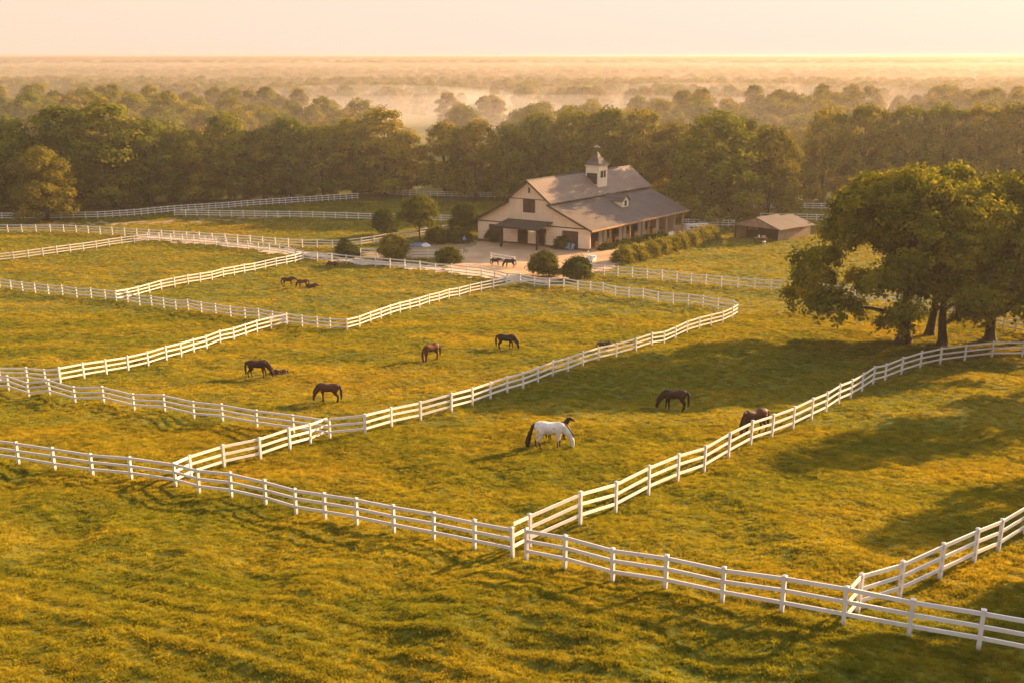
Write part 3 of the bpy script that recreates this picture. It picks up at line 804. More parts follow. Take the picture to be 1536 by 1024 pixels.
hedge('low clipped hedge along the open side of the barn', [(899, 376), (930, 371), (965, 363), (998, 357)], 1.0, 0.9, 'leaf_bush', 62, 'clipped_hedge', 120)

# ------------------------------------------------------------------ barn
BO = at(717, 361.5); BU = Vector((math.cos(R(-28)), math.sin(R(-28)), 0)) * 0.955; BV = Vector((math.cos(R(49)), math.sin(R(49)), 0))
BO.z = 0.1
def btf(v): return tuple(BU * v[0] + BV * v[1] + Vector((0, 0, v[2])))
W, Lb = 22.0, 28.8
barn = empty('barn', BO); tag(barn, 'large tan barn with a cupola, stepped metal roof and open stalls along its right side', 'barn')
def B(): return MB(btf)
EH = 3.85
# front, lower storey: wall pieces between the openings
fw = B()
def span(z0, z1, cuts, v0, v1, mb, u0=0, u1=W):
    a = u0
    for c0, c1 in cuts + [(u1, u1)]:
        if c0 > a: mb.box((a, v0, z0), (c0, v1, z1))
        a = c1
span(0.55, 3.25, [(2.4, 5.1), (8.0, 10.1), (11.9, 13.7), (16.9, 19.7)], 0, 0.2, fw)
fw.box((0, 0, 3.25), (W, 0.2, 3.68))
fw.build('front_wall', M['clap'], barn)
bb = B(); span(-0.3, 0.55, [(2.4, 5.1), (6.6, 14.6), (16.9, 19.7)], -0.08, 0.25, bb); bb.build('brick_base', M['brick'], barn)
B().box((0, -0.06, 3.68), (W, 0.2, 3.84)).build('belt_trim', M['trim'], barn)
gw = B().prism([(0, 3.84), (W, 3.84), (W, 3.9), (14.3, 7.25), (14.3, 7.9), (10.35, 10.95), (6.4, 7.9), (6.4, 7.25), (0, 3.95)], 0.0, 0.2); gw.build('gable_wall', M['board'], barn)
B().box((6.4, -0.05, 7.92), (14.3, 0.0, 8.04)).build('belt_trim', M['trim'], barn)
B().box((9.2, -0.08, 5.75), (11.5, 0.0, 7.92)).build('loft_door', M['door'], barn)
B().box((10.2, -0.05, 9.0), (10.5, 0.0, 9.9)).build('vent', M['trim'], barn)
# other walls
wl = B().box((0, 0.2, 0), (0.2, Lb, 3.8)); wl.build('left_wall', M['board_side'], barn)
wb = B().prism([(0, 0), (20.3, 0), (20.3, 3.4), (W, 3.4), (W, 3.9), (14.3, 7.25), (14.3, 7.9), (10.35, 10.95), (6.4, 7.9), (6.4, 7.25), (0, 3.95)], Lb - 0.2, Lb); wb.build('rear_wall', M['board'], barn)
B().box((14.1, 0.2, 6.9), (14.3, Lb - 0.2, 7.9)).build('clerestory_wall', M['board_side'], barn)
B().box((6.4, 0.2, 6.9), (6.6, Lb - 0.2, 7.9)).build('clerestory_wall', M['board_side'], barn)
# floor and interior
B().box((0.2, 0.2, -0.2), (W + 0.3, Lb - 0.2, 0.06)).build('floor_slab', M['concrete'], barn)
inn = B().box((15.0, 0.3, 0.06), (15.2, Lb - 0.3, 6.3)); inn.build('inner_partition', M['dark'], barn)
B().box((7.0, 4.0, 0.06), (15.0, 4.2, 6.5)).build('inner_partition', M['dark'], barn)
# doors
for a, b_ in ((2.4, 5.1), (16.9, 19.7)):
    d = B().box((a + .02, 0.06, 0.1), (b_ - .02, 0.14, 3.24)).build('stable_door', M['door'], barn)
    B().box((a + 0.15, 0.02, 1.55), (b_ - 0.15, 0.06, 1.68)).build('door_rail', M['trim'], d)
    B().box((a - 0.10, -0.04, 0.56), (a, 0.0, 3.25)).build('door_casing', M['trim'], barn)
    B().box((b_, -0.04, 0.56), (b_ + 0.1, 0.0, 3.25)).build('door_casing', M['trim'], barn)
B().box((13.0, 0.6, 0.06), (13.1, 2.2, 2.4)).build('open_door', M['cream'], barn)
# roofs
def slab(pts, th): # polyline top, thickness downwards
    return pts + [(u, z - th) for u, z in reversed(pts)]
B().prism(slab([(5.75, 7.62), (10.35, 11.17), (14.95, 7.62)], 0.16), -0.75, Lb + 0.5).build('roof', M['roof'], barn)
B().prism(slab([(14.32, 7.42), (22.75, 3.72)], 0.15), -0.7, Lb + 0.45).build('roof', M['roof_low'], barn)
B().prism(slab([(-0.75, 3.68), (6.38, 7.42)], 0.15), -0.7, Lb + 0.45).build('roof', M['roof_low'], barn)
for pts in ([(5.7, 7.64), (10.35, 11.22), (15.0, 7.64)], [(14.3, 7.46), (22.8, 3.73)], [(-0.8, 3.69), (6.4, 7.46)]):
    B().prism(slab(pts, 0.30), -0.84, -0.76 if len(pts) == 3 else -0.71).build('rake_board', M['trim'], barn)
B().box((22.76, -0.7, 3.46), (22.86, Lb + 0.45, 3.70)).build('eave_board', M['eave'], barn)
B().prism([(10.15, 11.05), (10.35, 11.24), (10.55, 11.05)], -0.78, Lb + 0.52).build('ridge_cap', M['trim'], barn)
# entrance canopy
can = B().prism([(-3.6, 3.62), (0.0, 4.35), (0.0, 4.5), (-3.6, 3.75)], 6.2, 15.0, 'x')
can.v = [(x, y, z) for x, y, z in can.v]
cn_o = can.build('entrance_canopy', M['canopy'], barn)
B().box((6.25, -3.55, 3.40), (14.95, -3.45, 3.62)).build('canopy_beam', M['trim'], cn_o)
for u in (7.2, 14.2):
    B().box((u, -3.4, -0.1), (u + 0.28, -3.12, 3.45)).build('canopy_post', M['trim'], cn_o)
B().box((6.6, -3.8, -0.25), (14.6, -0.1, 0.08)).build('entrance_slab', M['concrete'], barn)
lb = B().tube([(11.0, -0.25, 2.85), (11.0, -0.25, 3.0), (11.0, -0.25, 3.15)], [0.06, 0.10, 0.05], 8).build('lamp', M['bulb'], barn)
B().box((10.97, -0.25, 3.15), (11.03, 0.0, 3.2)).build('lamp_bracket', M['trim'], barn)
# open side: posts, beam, stalls
bay = Lb / 5
for i in range(6):
    v = min(i * bay, Lb - 0.25) + (0.02 if i == 0 else 0)
    B().box((21.72, v, -0.1), (21.97, v + 0.24, 3.6)).build('porch_post', M['eave'], barn)
B().box((21.7, 0.3, 3.42), (21.95, Lb - 0.3, 3.64)).build('porch_beam', M['eave'], barn)
for i in range(5):
    v0 = i * bay + 0.3; v1 = (i + 1) * bay - 0.05
    if i < 4:
        B().box((20.3, v0, 0.06), (20.5, v0 + 0.9, 4.45)).build('stall_wall', M['board_side'], barn)
        B().box((20.3, v1 - 0.9, 0.06), (20.5, v1, 4.45)).build('stall_wall', M['board_side'], barn)
        B().box((20.32, v0 + 0.9, 2.7), (20.48, v1 - 0.9, 4.45)).build('stall_wall', M['board_side'], barn)
        sdr = B().box((20.40, v0 + 0.9, 0.1), (20.52, v0 + 2.35, 1.35)).build('stall_door', M['stall'], barn)
        B().box((20.52, v0 + 0.95, 1.18), (20.55, v0 + 2.3, 1.28)).build('door_rail', M['trim'], sdr)
        B().box((20.40, v1 - 2.0, 0.1), (20.52, v1 - 0.9, 1.2)).build('stall_door', M['stall'], barn)
# cupola
cup = B().box((10.95, 14.6, 8.3), (13.55, 17.2, 12.35)).build('cupola', M['cream'], barn)
B().box((10.75, 14.4, 12.35), (13.75, 17.4, 12.5)).build('cupola_eave', M['cream'], cup)
rb = B(); prof = [(1.62, 12.5), (1.25, 12.85), (0.85, 13.35), (0.5, 13.95), (0.22, 14.5), (0.05, 14.75)]
vs = []; fs = []
for r, z in prof: vs += [(12.25 - r, 15.9 - r, z), (12.25 + r, 15.9 - r, z), (12.25 + r, 15.9 + r, z), (12.25 - r, 15.9 + r, z)]
for i in range(len(prof) - 1):
    for j in range(4): fs.append((i * 4 + j, i * 4 + (j + 1) % 4, i * 4 + 4 + (j + 1) % 4, i * 4 + 4 + j))
fs += [(3, 2, 1, 0), tuple(range(len(prof) * 4 - 4, len(prof) * 4))]
rb.add(vs, fs).build('cupola_roof', M['roof_low'], cup)
wn = B().box((13.55, 15.15, 10.3), (13.6, 16.65, 11.5)).build('cupola_window', M['glass'], cup)
for a in (((13.6, 15.86, 10.3), (13.64, 15.94, 11.5)),): B().box(*a).build('mullion', M['cream'], cup)
B().box((11.25, 14.55, 9.2), (13.25, 14.6, 11.1)).build('cupola_louvre', M['trim'], cup)
wv = B().tube([(12.25, 15.9, 14.6), (12.25, 15.9, 15.7)], [0.04, 0.03], 6).build('weathervane_rod', M['trim'], cup)
B().prism([(11.6, 15.45), (12.9, 15.45), (12.9, 15.6), (12.6, 15.62), (12.35, 15.8), (11.95, 15.78), (11.8, 15.6), (11.6, 15.62)], 15.88, 15.92).build('weathervane', M['metal'], cup)
# dormer on the lower right roof
def roofz(u): return 7.42 - (u - 14.32) * (7.42 - 3.72) / (22.75 - 14.32)
du, dv = 18.6, 15.2
dz = roofz(du)
dm = B().prism([(dv - 0.9, dz - 0.3), (dv + 0.9, dz - 0.3), (dv + 0.9, dz + 1.15), (dv, dz + 2.0), (dv - 0.9, dz + 1.15)], du - 3.4, du, 'x').build('dormer', M['cream'], barn)
B().prism([(dv - 1.15, dz + 0.98), (dv, dz + 2.08), (dv + 1.15, dz + 0.98), (dv + 1.15, dz + 1.1), (dv, dz + 2.22), (dv - 1.15, dz + 1.1)], du - 3.9, du + 0.25, 'x').build('dormer_roof', M['roof_low'], dm)
B().box((du, dv - 0.32, dz + 0.2), (du + 0.04, dv + 0.32, dz + 1.1)).build('dormer_window', M['glass'], dm)

# ------------------------------------------------------------------ shed
SO = at(1101, 357); SU = Vector((math.cos(R(-27)), math.sin(R(-27)), 0)); SV = Vector((math.cos(R(38)), math.sin(R(38)), 0))
SO = Vector((SO.x, SO.y, SO.z))
def stf(v): return tuple(SU * v[0] + SV * v[1] + Vector((0, 0, v[2])))
def S_(): return MB(stf)
SW, SL = 7.6, 9.0
shed = empty('open_shed', SO); tag(shed, 'small brown shed with an open dark front and low tin roof, right of the hedge', 'shed')
S_().box((0, 0.1, -0.2), (0.15, SL, 2.45)).build('side_wall', M['plank_side'], shed)
S_().box((SW - 0.15, 0.1, -0.2), (SW, SL, 2.1)).build('side_wall', M['plank_side'], shed)
S_().box((0, SL, -0.2), (SW, SL + 0.15, 2.4)).build('rear_wall', M['plank'], shed)
S_().box((0, 0, -0.2), (0.2, 0.2, 2.5)).build('corner_post', M['trim'], shed)
S_().box((SW - 0.22, -0.02, -0.2), (SW - 0.02, 0.18, 2.1)).build('corner_post', M['trim'], shed)
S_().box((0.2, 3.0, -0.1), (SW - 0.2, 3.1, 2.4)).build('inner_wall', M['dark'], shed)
S_().box((0.5, 2.9, 1.2), (2.2, 2.96, 2.1)).build('inner_window', M['plank'], shed)
S_().prism([(-0.4, 2.35), (3.9, 3.85), (SW + 0.5, 1.95), (SW + 0.5, 2.07), (3.9, 3.97), (-0.4, 2.47)], -0.5, SL * 0.62).build('roof', M['roof_low'], shed)
S_().prism([(-0.1, 2.2), (3.9, 3.5), (SW + 0.6, 1.85), (SW + 0.6, 1.97), (3.9, 3.62), (-0.1, 2.32)], SL * 0.62, SL + 0.5).build('roof', M['roof_low'], shed)
S_().prism([(-0.2, 2.42), (3.9, 3.8), (SW + 0.2, 2.05)], -0.35, -0.25).build('gable_boards', M['plank'], shed)
S_().box((SW + 0.5, -0.5, 1.95), (SW + 0.56, SL * 0.62, 2.1)).build('eave_board', M['eave'], shed)

# ------------------------------------------------------------------ yard things
def local(label, name, cat, bpx, rz, group=None):
    r_ = empty(name, at(*bpx), rz); return tag(r_, label, cat, group)
t = local('small table with jugs and boxes in front of the open shed', 'table', 'table', (1141, 364), R(-20))
MB().box((-1.1, -0.4, 0.78), (1.1, 0.4, 0.84)).build('tabletop', M['plank'], t)
for x, y in ((-1, -.3), (1, -.3), (-1, .3), (1, .3)): MB().box((x - .05, y - .05, -0.05), (x + .05, y + .05, 0.78)).build('leg', M['trim'], t)
p = at(1141, 364)
jug = MB().tube([(0, 0, 0), (0, 0, 0.08), (0, 0, 0.3), (0, 0, 0.4), (0, 0, 0.5)], [0.12, 0.17, 0.17, 0.07, 0.06], 12).build('water_jug', M['tarpw'], None, True, (p.x - 0.35, p.y, p.z + 0.84))
tag(jug, 'white water jug on the table at the shed', 'jug')
bx = MB().box((-.3, -.2, 0), (.3, .2, .26)).box((-.32, -.22, .26), (.32, .22, .32)).build('crate', M['stall'], None, False, (p.x + 0.45, p.y, p.z + 0.84)); tag(bx, 'reddish box on the table at the shed', 'box')
p = at(1145, 366)
bk = MB().tube([(0, 0, 0), (0, 0, 0.45), (0, 0, 0.5)], [0.2, 0.28, 0.29], 14).build('bucket', M['tarpw'], None, True, (p.x, p.y - 0.4, p.z)); tag(bk, 'pale bucket standing under the front of the shed table', 'bucket')
# hitching rail
p0, p1 = at(736.5, 394), at(772, 399)
hr = empty('hitching_rail', p0); tag(hr, 'low white hitching rail behind the two dark animals in the yard', 'rail')
d = p1 - p0; rz = math.atan2(d.y, d.x); hr.rotation_euler = (0, 0, rz); LL = d.length
for x in (0, LL): MB().box((x - .06, -.06, -0.2), (x + .06, .06, 1.55)).build('post', M['white'], hr)
MB().box((-.05, -.04, 1.32), (LL + .05, .04, 1.5)).build('rail', M['white'], hr)
MB().box((-.05, -.04, 0.95), (LL + .05, .04, 1.07)).build('rail', M['white'], hr)
# tarp heap
p = at(630, 370)
th_ = empty('tarp_heap', p); tag(th_, 'crumpled blue and white tarp heap at the foot of the garden tree', 'tarp')
def blob(name, mat, parent, c, r, seed, sq=0.4):
    f = waves(seed, 8, 0.5, 1.6); vs = []; fs = []; n, m_ = 10, 18
    for i in range(n + 1):
        a = PI / 2 * i / n
        for k in range(m_):
            b_ = 2 * PI * k / m_; rr = 1 + 0.14 * float(f(math.cos(b_) * 2 + i * .1, math.sin(b_) * 2))
            vs.append((c[0] + r[0] * math.sin(a) * math.cos(b_) * rr, c[1] + r[1] * math.sin(a) * math.sin(b_) * rr, c[2] + r[2] * math.cos(a) * (1 + .25 * float(f(b_ * 2, a * 3)))))
    for i in range(n):
        for k in range(m_): fs.append((i * m_ + k, i * m_ + (k + 1) % m_, (i + 1) * m_ + (k + 1) % m_, (i + 1) * m_ + k))
    fs.append(tuple(range(n * m_, n * m_ + m_)))
    return MB().add(vs, fs).build(name, mat, parent, True)
blob('blue_sheet', M['blue'], th_, (-0.5, 0, 0), (1.3, .8, .5), 71)
blob('white_sheet', M['tarpw'], th_, (1.0, -.2, 0), (.8, .6, .55), 72)
# wheelbarrow by the barn's left
p = at(697, 366)
wbw = empty('wheelbarrow', p, 0.4); tag(wbw, 'dark wheelbarrow with a pale blue sack beside the barn left of the shrubs', 'wheelbarrow')
MB().add([(-.45, -.35, .7), (.55, -.35, .62), (.55, .35, .62), (-.45, .35, .7), (-.25, -.2, .32), (.3, -.2, .3), (.3, .2, .3), (-.25, .2, .32)],
         [(0, 4, 5, 1), (1, 5, 6, 2), (2, 6, 7, 3), (3, 7, 4, 0), (4, 7, 6, 5)]).build('tray', M['carpaint'], wbw)
MB().tube([(.72, -.05, .2), (.72, .05, .2)], [.2, .2], 14).build('wheel', M['rubber'], wbw)
for s in (-1, 1):
    MB().tube([(.72, s * .08, .2), (0, s * .2, .33), (-1.0, s * .3, .62)], [.025, .025, .025], 6).build('handle', M['plank'], wbw)
    MB().tube([(-.3, s * .22, .38), (-.35, s * .24, 0)], [.025, .025], 6).build('leg', M['trim'], wbw)
blob('sack', M['teal'], wbw, (-.05, 0, .45), (.35, .28, .7), 75)
# chairs and mounting block by the barn corner
def chair(label, bpx, rz):
    c = local(label, 'garden_chair', 'chair', bpx, rz, 'chairs outside the right barn door')
    MB().box((-.3, -.3, .42), (.3, .3, .48)).build('seat', M['teal'], c)
    MB().add([(-.3, .24, .48), (.3, .24, .48), (.3, .42, 1.15), (-.3, .42, 1.15), (-.3, .3, .48), (.3, .3, .48), (.3, .48, 1.15), (-.3, .48, 1.15)],
             [(0, 1, 2, 3), (7, 6, 5, 4), (0, 4, 5, 1), (3, 2, 6, 7), (0, 3, 7, 4), (1, 5, 6, 2)]).build('backrest', M['teal'], c)
    for x, y in ((-.25, -.25), (.25, -.25), (-.25, .25), (.25, .25)): MB().box((x - .04, y - .04, 0), (x + .04, y + .04, .42)).build('leg', M['teal'], c)
    for x in (-.33, .33): MB().box((x - .05, -.3, .66), (x + .05, .33, .70)).build('armrest', M['teal'], c)
chair('pale blue garden chair close to the dark shrub by the right barn door', (851, 376), R(-25))
chair('pale blue garden chair nearer the barn corner', (857, 377), R(-45))
mb_ = local('white stepped mounting block on the clay by the barn corner', 'mounting_block', 'mounting block', (886, 392), R(-30))
for k in range(3): MB().box((-.7 + k * .0, -.9 + k * .55, 0.003 * k), (.7, -.35 + k * .55, .28 * (k + 1))).build('step', M['white'], mb_)
for s in (-.72, .72): MB().tube([(s, -.9, 0), (s, -.9, .9), (s, .75, 1.5), (s, .75, 0)], [.04] * 4, 6).build('handrail', M['white'], mb_)
bn = local('pale wooden bench at the end of the clipped hedge', 'bench', 'bench', (1008, 356), R(55))
MB().box((-1.0, -.22, .42), (1.0, .22, .48)).build('seat', M['cream'], bn)
MB().box((-1.0, .2, .55), (1.0, .26, .95)).build('backrest', M['cream'], bn)
for x in (-.9, .9):
    MB().box((x - .05, -.2, 0), (x + .05, -.1, .42)).build('leg', M['cream'], bn)
    MB().box((x - .05, .2, 0), (x + .05, .28, .55)).build('leg', M['cream'], bn)
# pickup and trailer right of the barn
def wheel(parent, x, y, r):
    w_ = MB().tube([(x, y - .12, r), (x, y - .1, r), (x, y + .1, r), (x, y + .12, r)], [r * .85, r, r, r * .85], 18).build('wheel', M['rubber'], parent)
    MB().tube([(x, y - .14, r), (x, y + .14, r)], [r * .5, r * .5], 12).build('rim', M['metal'], w_)
tr = local('white livestock trailer parked right of the barn behind the hedge', 'livestock_trailer', 'trailer', (1046, 350), R(12)); tr.scale = (0.8, 0.8, 0.72)
body = MB().prism([(-2.9, .55), (2.6, .55), (2.9, .9), (2.9, 2.0), (2.6, 2.35), (-2.9, 2.35)], -1.0, 1.0).build('body', M['trailer'], tr)
for x in (-2.2, -1.1, 0.0, 1.1): MB().box((x, -1.03, 1.45), (x + .75, -1.0, 1.85)).build('slot_window', M['glass'], body)
MB().box((-2.9, -1.04, .95), (2.7, -1.0, 1.05)).build('stripe', M['trim'], body)
MB().box((2.9, -.06, .6), (4.1, .06, .72)).build('hitch', M['trim'], tr)
for x in (-.6, .3):
    for y in (-1.05, 1.05): wheel(tr, x, y, .36)
tk = local('dark pickup truck with a bluish windscreen parked behind the white fence', 'pickup_truck', 'truck', (1040, 333), R(8))
tb = MB().prism([(-2.7, .55), (2.7, .55), (2.75, .95), (2.6, 1.1), (1.3, 1.2), (.7, 1.85), (-.7, 1.9), (-.95, 1.25), (-2.7, 1.2)], -.95, .95).build('body', M['carpaint'], tk)
MB().box((-.65, -.97, 1.28), (.65, -.95, 1.75)).build('window', M['blue'], tb)
MB().add([(1.27, -.85, 1.24), (1.27, .85, 1.24), (.76, .8, 1.82), (.76, -.8, 1.82)], [(0, 1, 2, 3)]).build('windscreen', M['blue'], tb)  # blue highlights on the glass are painted as a plain blue surface
for y in (-.7, .7): MB().box((2.72, y - .15, .78), (2.78, y + .15, .95)).build('headlight', M['metal'], tb)
for x in (-1.75, 1.75):
    for y in (-.9, .9): wheel(tk, x, y, .38)

# ------------------------------------------------------------------ horses
def horse_mat(name, body, leg, z_leg=0.55, mottle=None, body2=None):
    m, nt, out = newmat(name)
    p = N(nt, 'ShaderNodeBsdfPrincipled'); p.inputs['Roughness'].default_value = 0.6; p.inputs['Specular IOR Level'].default_value = 0.15
    tc = N(nt, 'ShaderNodeTexCoord').outputs['Object']
    sx = N(nt, 'ShaderNodeSeparateXYZ'); nt.links.new(tc, sx.inputs[0])
    n1 = noise(nt, tc, 2.5, 4)
    c = ramp(nt, n1, [(0.35, body), (0.7, body2 or tuple(v * 1.35 for v in body))])
    if mottle:
        f = ramp(nt, noise(nt, tc, 4.5, 3), [(0.56, (0, 0, 0)), (0.66, (0.7, 0.7, 0.7))]); c = mix(nt, f, c, mottle)
    add = N(nt, 'ShaderNodeMath', operation='MULTIPLY_ADD'); nt.links.new(n1, add.inputs[0]); add.inputs[1].default_value = 0.15; nt.links.new(sx.outputs[2], add.inputs[2])
    mr = N(nt, 'ShaderNodeMapRange'); mr.inputs[1].default_value = z_leg + 0.12; mr.inputs[2].default_value = z_leg - 0.08; nt.links.new(add.outputs[0], mr.inputs[0])
    xx = N(nt, 'ShaderNodeMath', operation='LESS_THAN'); nt.links.new(sx.outputs[0], xx.inputs[0]); xx.inputs[1].default_value = 0.82
    mm = N(nt, 'ShaderNodeMath', operation='MULTIPLY'); nt.links.new(mr.outputs[0], mm.inputs[0]); nt.links.new(xx.outputs[0], mm.inputs[1])
    c = mix(nt, mm.outputs[0], c, leg)
    nt.links.new(c, p.inputs['Base Color']); nt.links.new(p.outputs[0], out.inputs[0])
    return m
HM = {
 'dark_bay': horse_mat('dark_bay_coat', (0.030, 0.012, 0.007), (0.010, 0.006, 0.005)),
 'brown': horse_mat('brown_bay_coat', (0.055, 0.020, 0.010), (0.012, 0.007, 0.006)),
 'chestnut': horse_mat('chestnut_coat', (0.080, 0.026, 0.010), (0.060, 0.020, 0.010)),
 'white': horse_mat('flea_bitten_white_coat', (0.50, 0.46, 0.42), (0.035, 0.025, 0.02), 0.50, (0.28, 0.24, 0.21), (0.64, 0.60, 0.55)),
 'black': horse_mat('black_coat', (0.012, 0.009, 0.008), (0.010, 0.008, 0.008)),
 'foalcoat': horse_mat('brown_foal_coat', (0.075, 0.026, 0.012), (0.05, 0.02, 0.01), -3, (0.50, 0.42, 0.36)),
 'pied': horse_mat('pied_coat', (0.020, 0.012, 0.009), (0.45, 0.40, 0.36), 0.5, (0.55, 0.50, 0.45)),
}
M['hair'] = surf('black_hair', (0.008, 0.006, 0.005), (0.018, 0.012, 0.010), 6.0, 0.6, coords='object')
M['hair_pale'] = surf('pale_hair', (0.42, 0.36, 0.29), (0.58, 0.50, 0.42), 6.0, 0.6, coords='object')
M['eye'] = surf('dark_eye', (0.005, 0.004, 0.003), (0.01, 0.008, 0.006), 6.0, 0.15, coords='object')
def remeshed(mb, name, voxel, mat):
    me = mb.mesh('raw', mat); o = bpy.data.objects.new('raw', me); COL.objects.link(o)
    md = o.modifiers.new('r', 'REMESH'); md.mode = 'VOXEL'; md.voxel_size = voxel; md.use_smooth_shade = True
    sm = o.modifiers.new('s', 'SMOOTH'); sm.factor = 0.5; sm.iterations = 3
    dg = bpy.context.evaluated_depsgraph_get(); dg.update()
    out = bpy.data.meshes.new_from_object(o.evaluated_get(dg)); out.name = name
    bpy.data.objects.remove(o); bpy.data.meshes.remove(me)
    out.materials.clear(); out.materials.append(mat)
    return out
HEADS = {
 'graze': dict(neck=[(.46, 0, 1.22), (.72, 0, 1.10), (.94, 0, .84), (1.08, 0, .60)], head=[(1.06, 0, .66), (1.12, 0, .52), (1.17, 0, .34), (1.19, 0, .18), (1.19, 0, .07)]),
 'graze2': dict(neck=[(.46, 0, 1.20), (.74, .05, 1.02), (.92, .12, .74), (.98, .18, .52)], head=[(.96, .17, .58), (1.0, .2, .44), (1.0, .23, .28), (.98, .25, .14), (.97, .25, .06)]),
 'up': dict(neck=[(.46, 0, 1.22), (.68, 0, 1.42), (.84, 0, 1.68), (.94, 0, 1.88)], head=[(.90, 0, 1.90), (1.02, 0, 1.88), (1.20, 0, 1.78), (1.34, 0, 1.68), (1.44, 0, 1.62)]),
 'level': dict(neck=[(.46, 0, 1.22), (.74, 0, 1.26), (1.0, 0, 1.24), (1.16, 0, 1.22)], head=[(1.12, 0, 1.26), (1.24, 0, 1.18), (1.38, 0, 1.04), (1.48, 0, .92), (1.54, 0, .84)]),
}
def horse_meshes(pose, coat, fl=(0.0, 0.12, -0.06, 0.10), belly=0.0, tail='hair', lie=False, long_tail=False):
    b = MB()
    z = lambda h: h - (0.82 if lie else 0)
    T = [(-.84, 1.22, .07, .10), (-.78, 1.22, .17, .20), (-.62, 1.21, .25, .28), (-.42, 1.20, .28, .31), (-.15, 1.13, .28 + belly, .30 + belly), (.1, 1.11, .29 + belly, .31 + belly), (.32, 1.14, .27, .33), (.5, 1.17, .23, .34), (.66, 1.16, .18, .27), (.76, 1.14, .08, .14)]
    b.tube([(x, 0, z(h)) for x, h, _, _ in T], [(ry, rz) for _, _, ry, rz in T], 16)
    P = HEADS[pose]; sh = -0.82 if lie else 0
    nk = [(x, y, h + (sh if i == 0 or not pose.startswith('graze') else max(sh, -h + .25))) for i, (x, y, h) in enumerate(P['neck'])]
    b.tube(nk, [(.17, .30), (.12, .225), (.095, .17), (.085, .135)], 14)
    hd = [(x, y, h + (sh if not pose.startswith('graze') else 0)) for x, y, h in P['head']]
    b.tube(hd, [(.07, .10), (.10, .135), (.085, .12), (.062, .08), (.05, .055)], 12)
    hx = Vector(hd[1]); hv = (Vector(hd[1]) - Vector(hd[2])).normalized()
    for s in (-1, 1):
        e = Vector(hd[0]) + hv * .04 + Vector((0, s * .07, 0)); b.tube([e, e + hv * .08 + Vector((0, s * .015, 0)), e + hv * .17 + Vector((0, s * .01, 0))], [(.035, .03), (.035, .025), (.012, .012)], 8)
    if not lie:
        for s, dx in ((-1, fl[0]), (1, fl[1])):
            b.tube([(.46, s * .13, 1.12), (.45 + dx * .3, s * .15, .86), (.47 + dx * .8, s * .14, .62), (.48 + dx, s * .14, .46), (.475 + dx * 1.15, s * .14, .26), (.475 + dx * 1.2, s * .14, .13), (.51 + dx * 1.2, s * .14, .06), (.53 + dx * 1.2, s * .14, -.01)],
                   [(.12, .19), (.10, .13), (.07, .08), (.056, .062), (.036, .042), (.045, .05), (.05, .055), (.062, .07)], 10)
        for s, dx in ((-1, fl[2]), (1, fl[3])):
            b.tube([(-.52, s * .13, 1.14), (-.46 + dx * .2, s * .17, .90), (-.52 + dx * .6, s * .16, .70), (-.68 + dx, s * .15, .52), (-.66 + dx * 1.1, s * .15, .34), (-.63 + dx * 1.15, s * .15, .14), (-.59 + dx * 1.15, s * .15, .06), (-.57 + dx * 1.15, s * .15, -.01)],
                   [(.17, .26), (.14, .20), (.09, .11), (.055, .075), (.04, .048), (.045, .05), (.05, .055), (.062, .07)], 10)
    else:
        for s, x0 in ((-1, .5), (1, .42)):
            b.tube([(x0, s * .16, .26), (x0 + .34, s * .24, .12), (x0 + .12, s * .3, .07), (x0 - .12, s * .3, .06)], [.11, .07, .05, .05], 8)
            b.tube([(-.5, s * .2, .26), (-.12, s * .32, .16), (-.42, s * .38, .08), (-.15, s * .4, .06)], [.18, .11, .06, .05], 8)
    body = remeshed(b, 'body', 0.030, HM[coat])
    t = MB()
    zz = lambda h: max(.06, z(h))
    if long_tail: t.tube([(-.80, 0, 1.36), (-.90, 0, 1.24), (-.99, 0, .98), (-1.10, 0, .62), (-1.17, 0, .30), (-1.16, 0, .05)], [.05, .085, .10, .13, .15, .09], 10)
    else: t.tube([(-.80, 0, zz(1.36)), (-.90, 0, zz(1.26)), (-.945, 0, zz(.98)), (-.95, 0, zz(.62)), (-.93, 0, zz(.26))], [.045, .07, .09, .085, .03], 10)
    mn = MB()
    pts = []
    for i, q in enumerate(nk):
        d = Vector(nk[min(i + 1, 3)]) - Vector(nk[max(i - 1, 0)]); d.normalize()
        up = Vector((-d.z, 0, d.x)); r = (.28, .21, .16, .13)[i]
        pts.append(Vector(q) + up * r + Vector((0, .03, 0)))
    mn.tube(pts, [(.045, .06), (.05, .075), (.05, .07), (.04, .06)], 8)
    ey = MB()
    m1 = ey
    q = Vector(hd[1]) * .55 + Vector(hd[2]) * .45
    return body, t.mesh('tail', M[tail], True), mn.mesh('mane', M[tail], True), q
HORSES = {}
def horse(label, pose, coat, bpx, rz, size=1.0, name='horse', cat='horse', key=None, group=None, dz=0.0, flip=False, **kw):
    k = key or (pose, coat, str(sorted(kw.items())))
    if k not in HORSES: HORSES[k] = horse_meshes(pose, coat, **kw)
    body, tl, mn, q = HORSES[k]
    p = at(*bpx); r_ = empty(name, p + Vector((0, 0, dz)), R(rz)); tag(r_, label, cat, group); r_.scale = (size,) * 3
    o = link('body', body, r_); link('tail', tl, r_); link('mane', mn, r_)
    return r_
GH = 'grazing horses'
horse('dark bay horse grazing with its head to the right, beside a foal', 'graze', 'dark_bay', (387, 566), 2, 1.04, group=GH)
horse('brown bay horse grazing head to the left, nearest the long paddock fence', 'graze', 'brown', (494, 603), 172, 0.99, group=GH, fl=(.05, -.08, .05, -.08))
horse('small bay horse seen from its side-rear, grazing mid-paddock left of the dark one', 'graze2', 'chestnut', (647, 541), 222, 1.08, group=GH)
horse('nearly black horse grazing head to the right in the upper paddock', 'graze', 'black', (759, 524), -8, 1.03, group=GH, fl=(-.1, .12, .05, -.06))
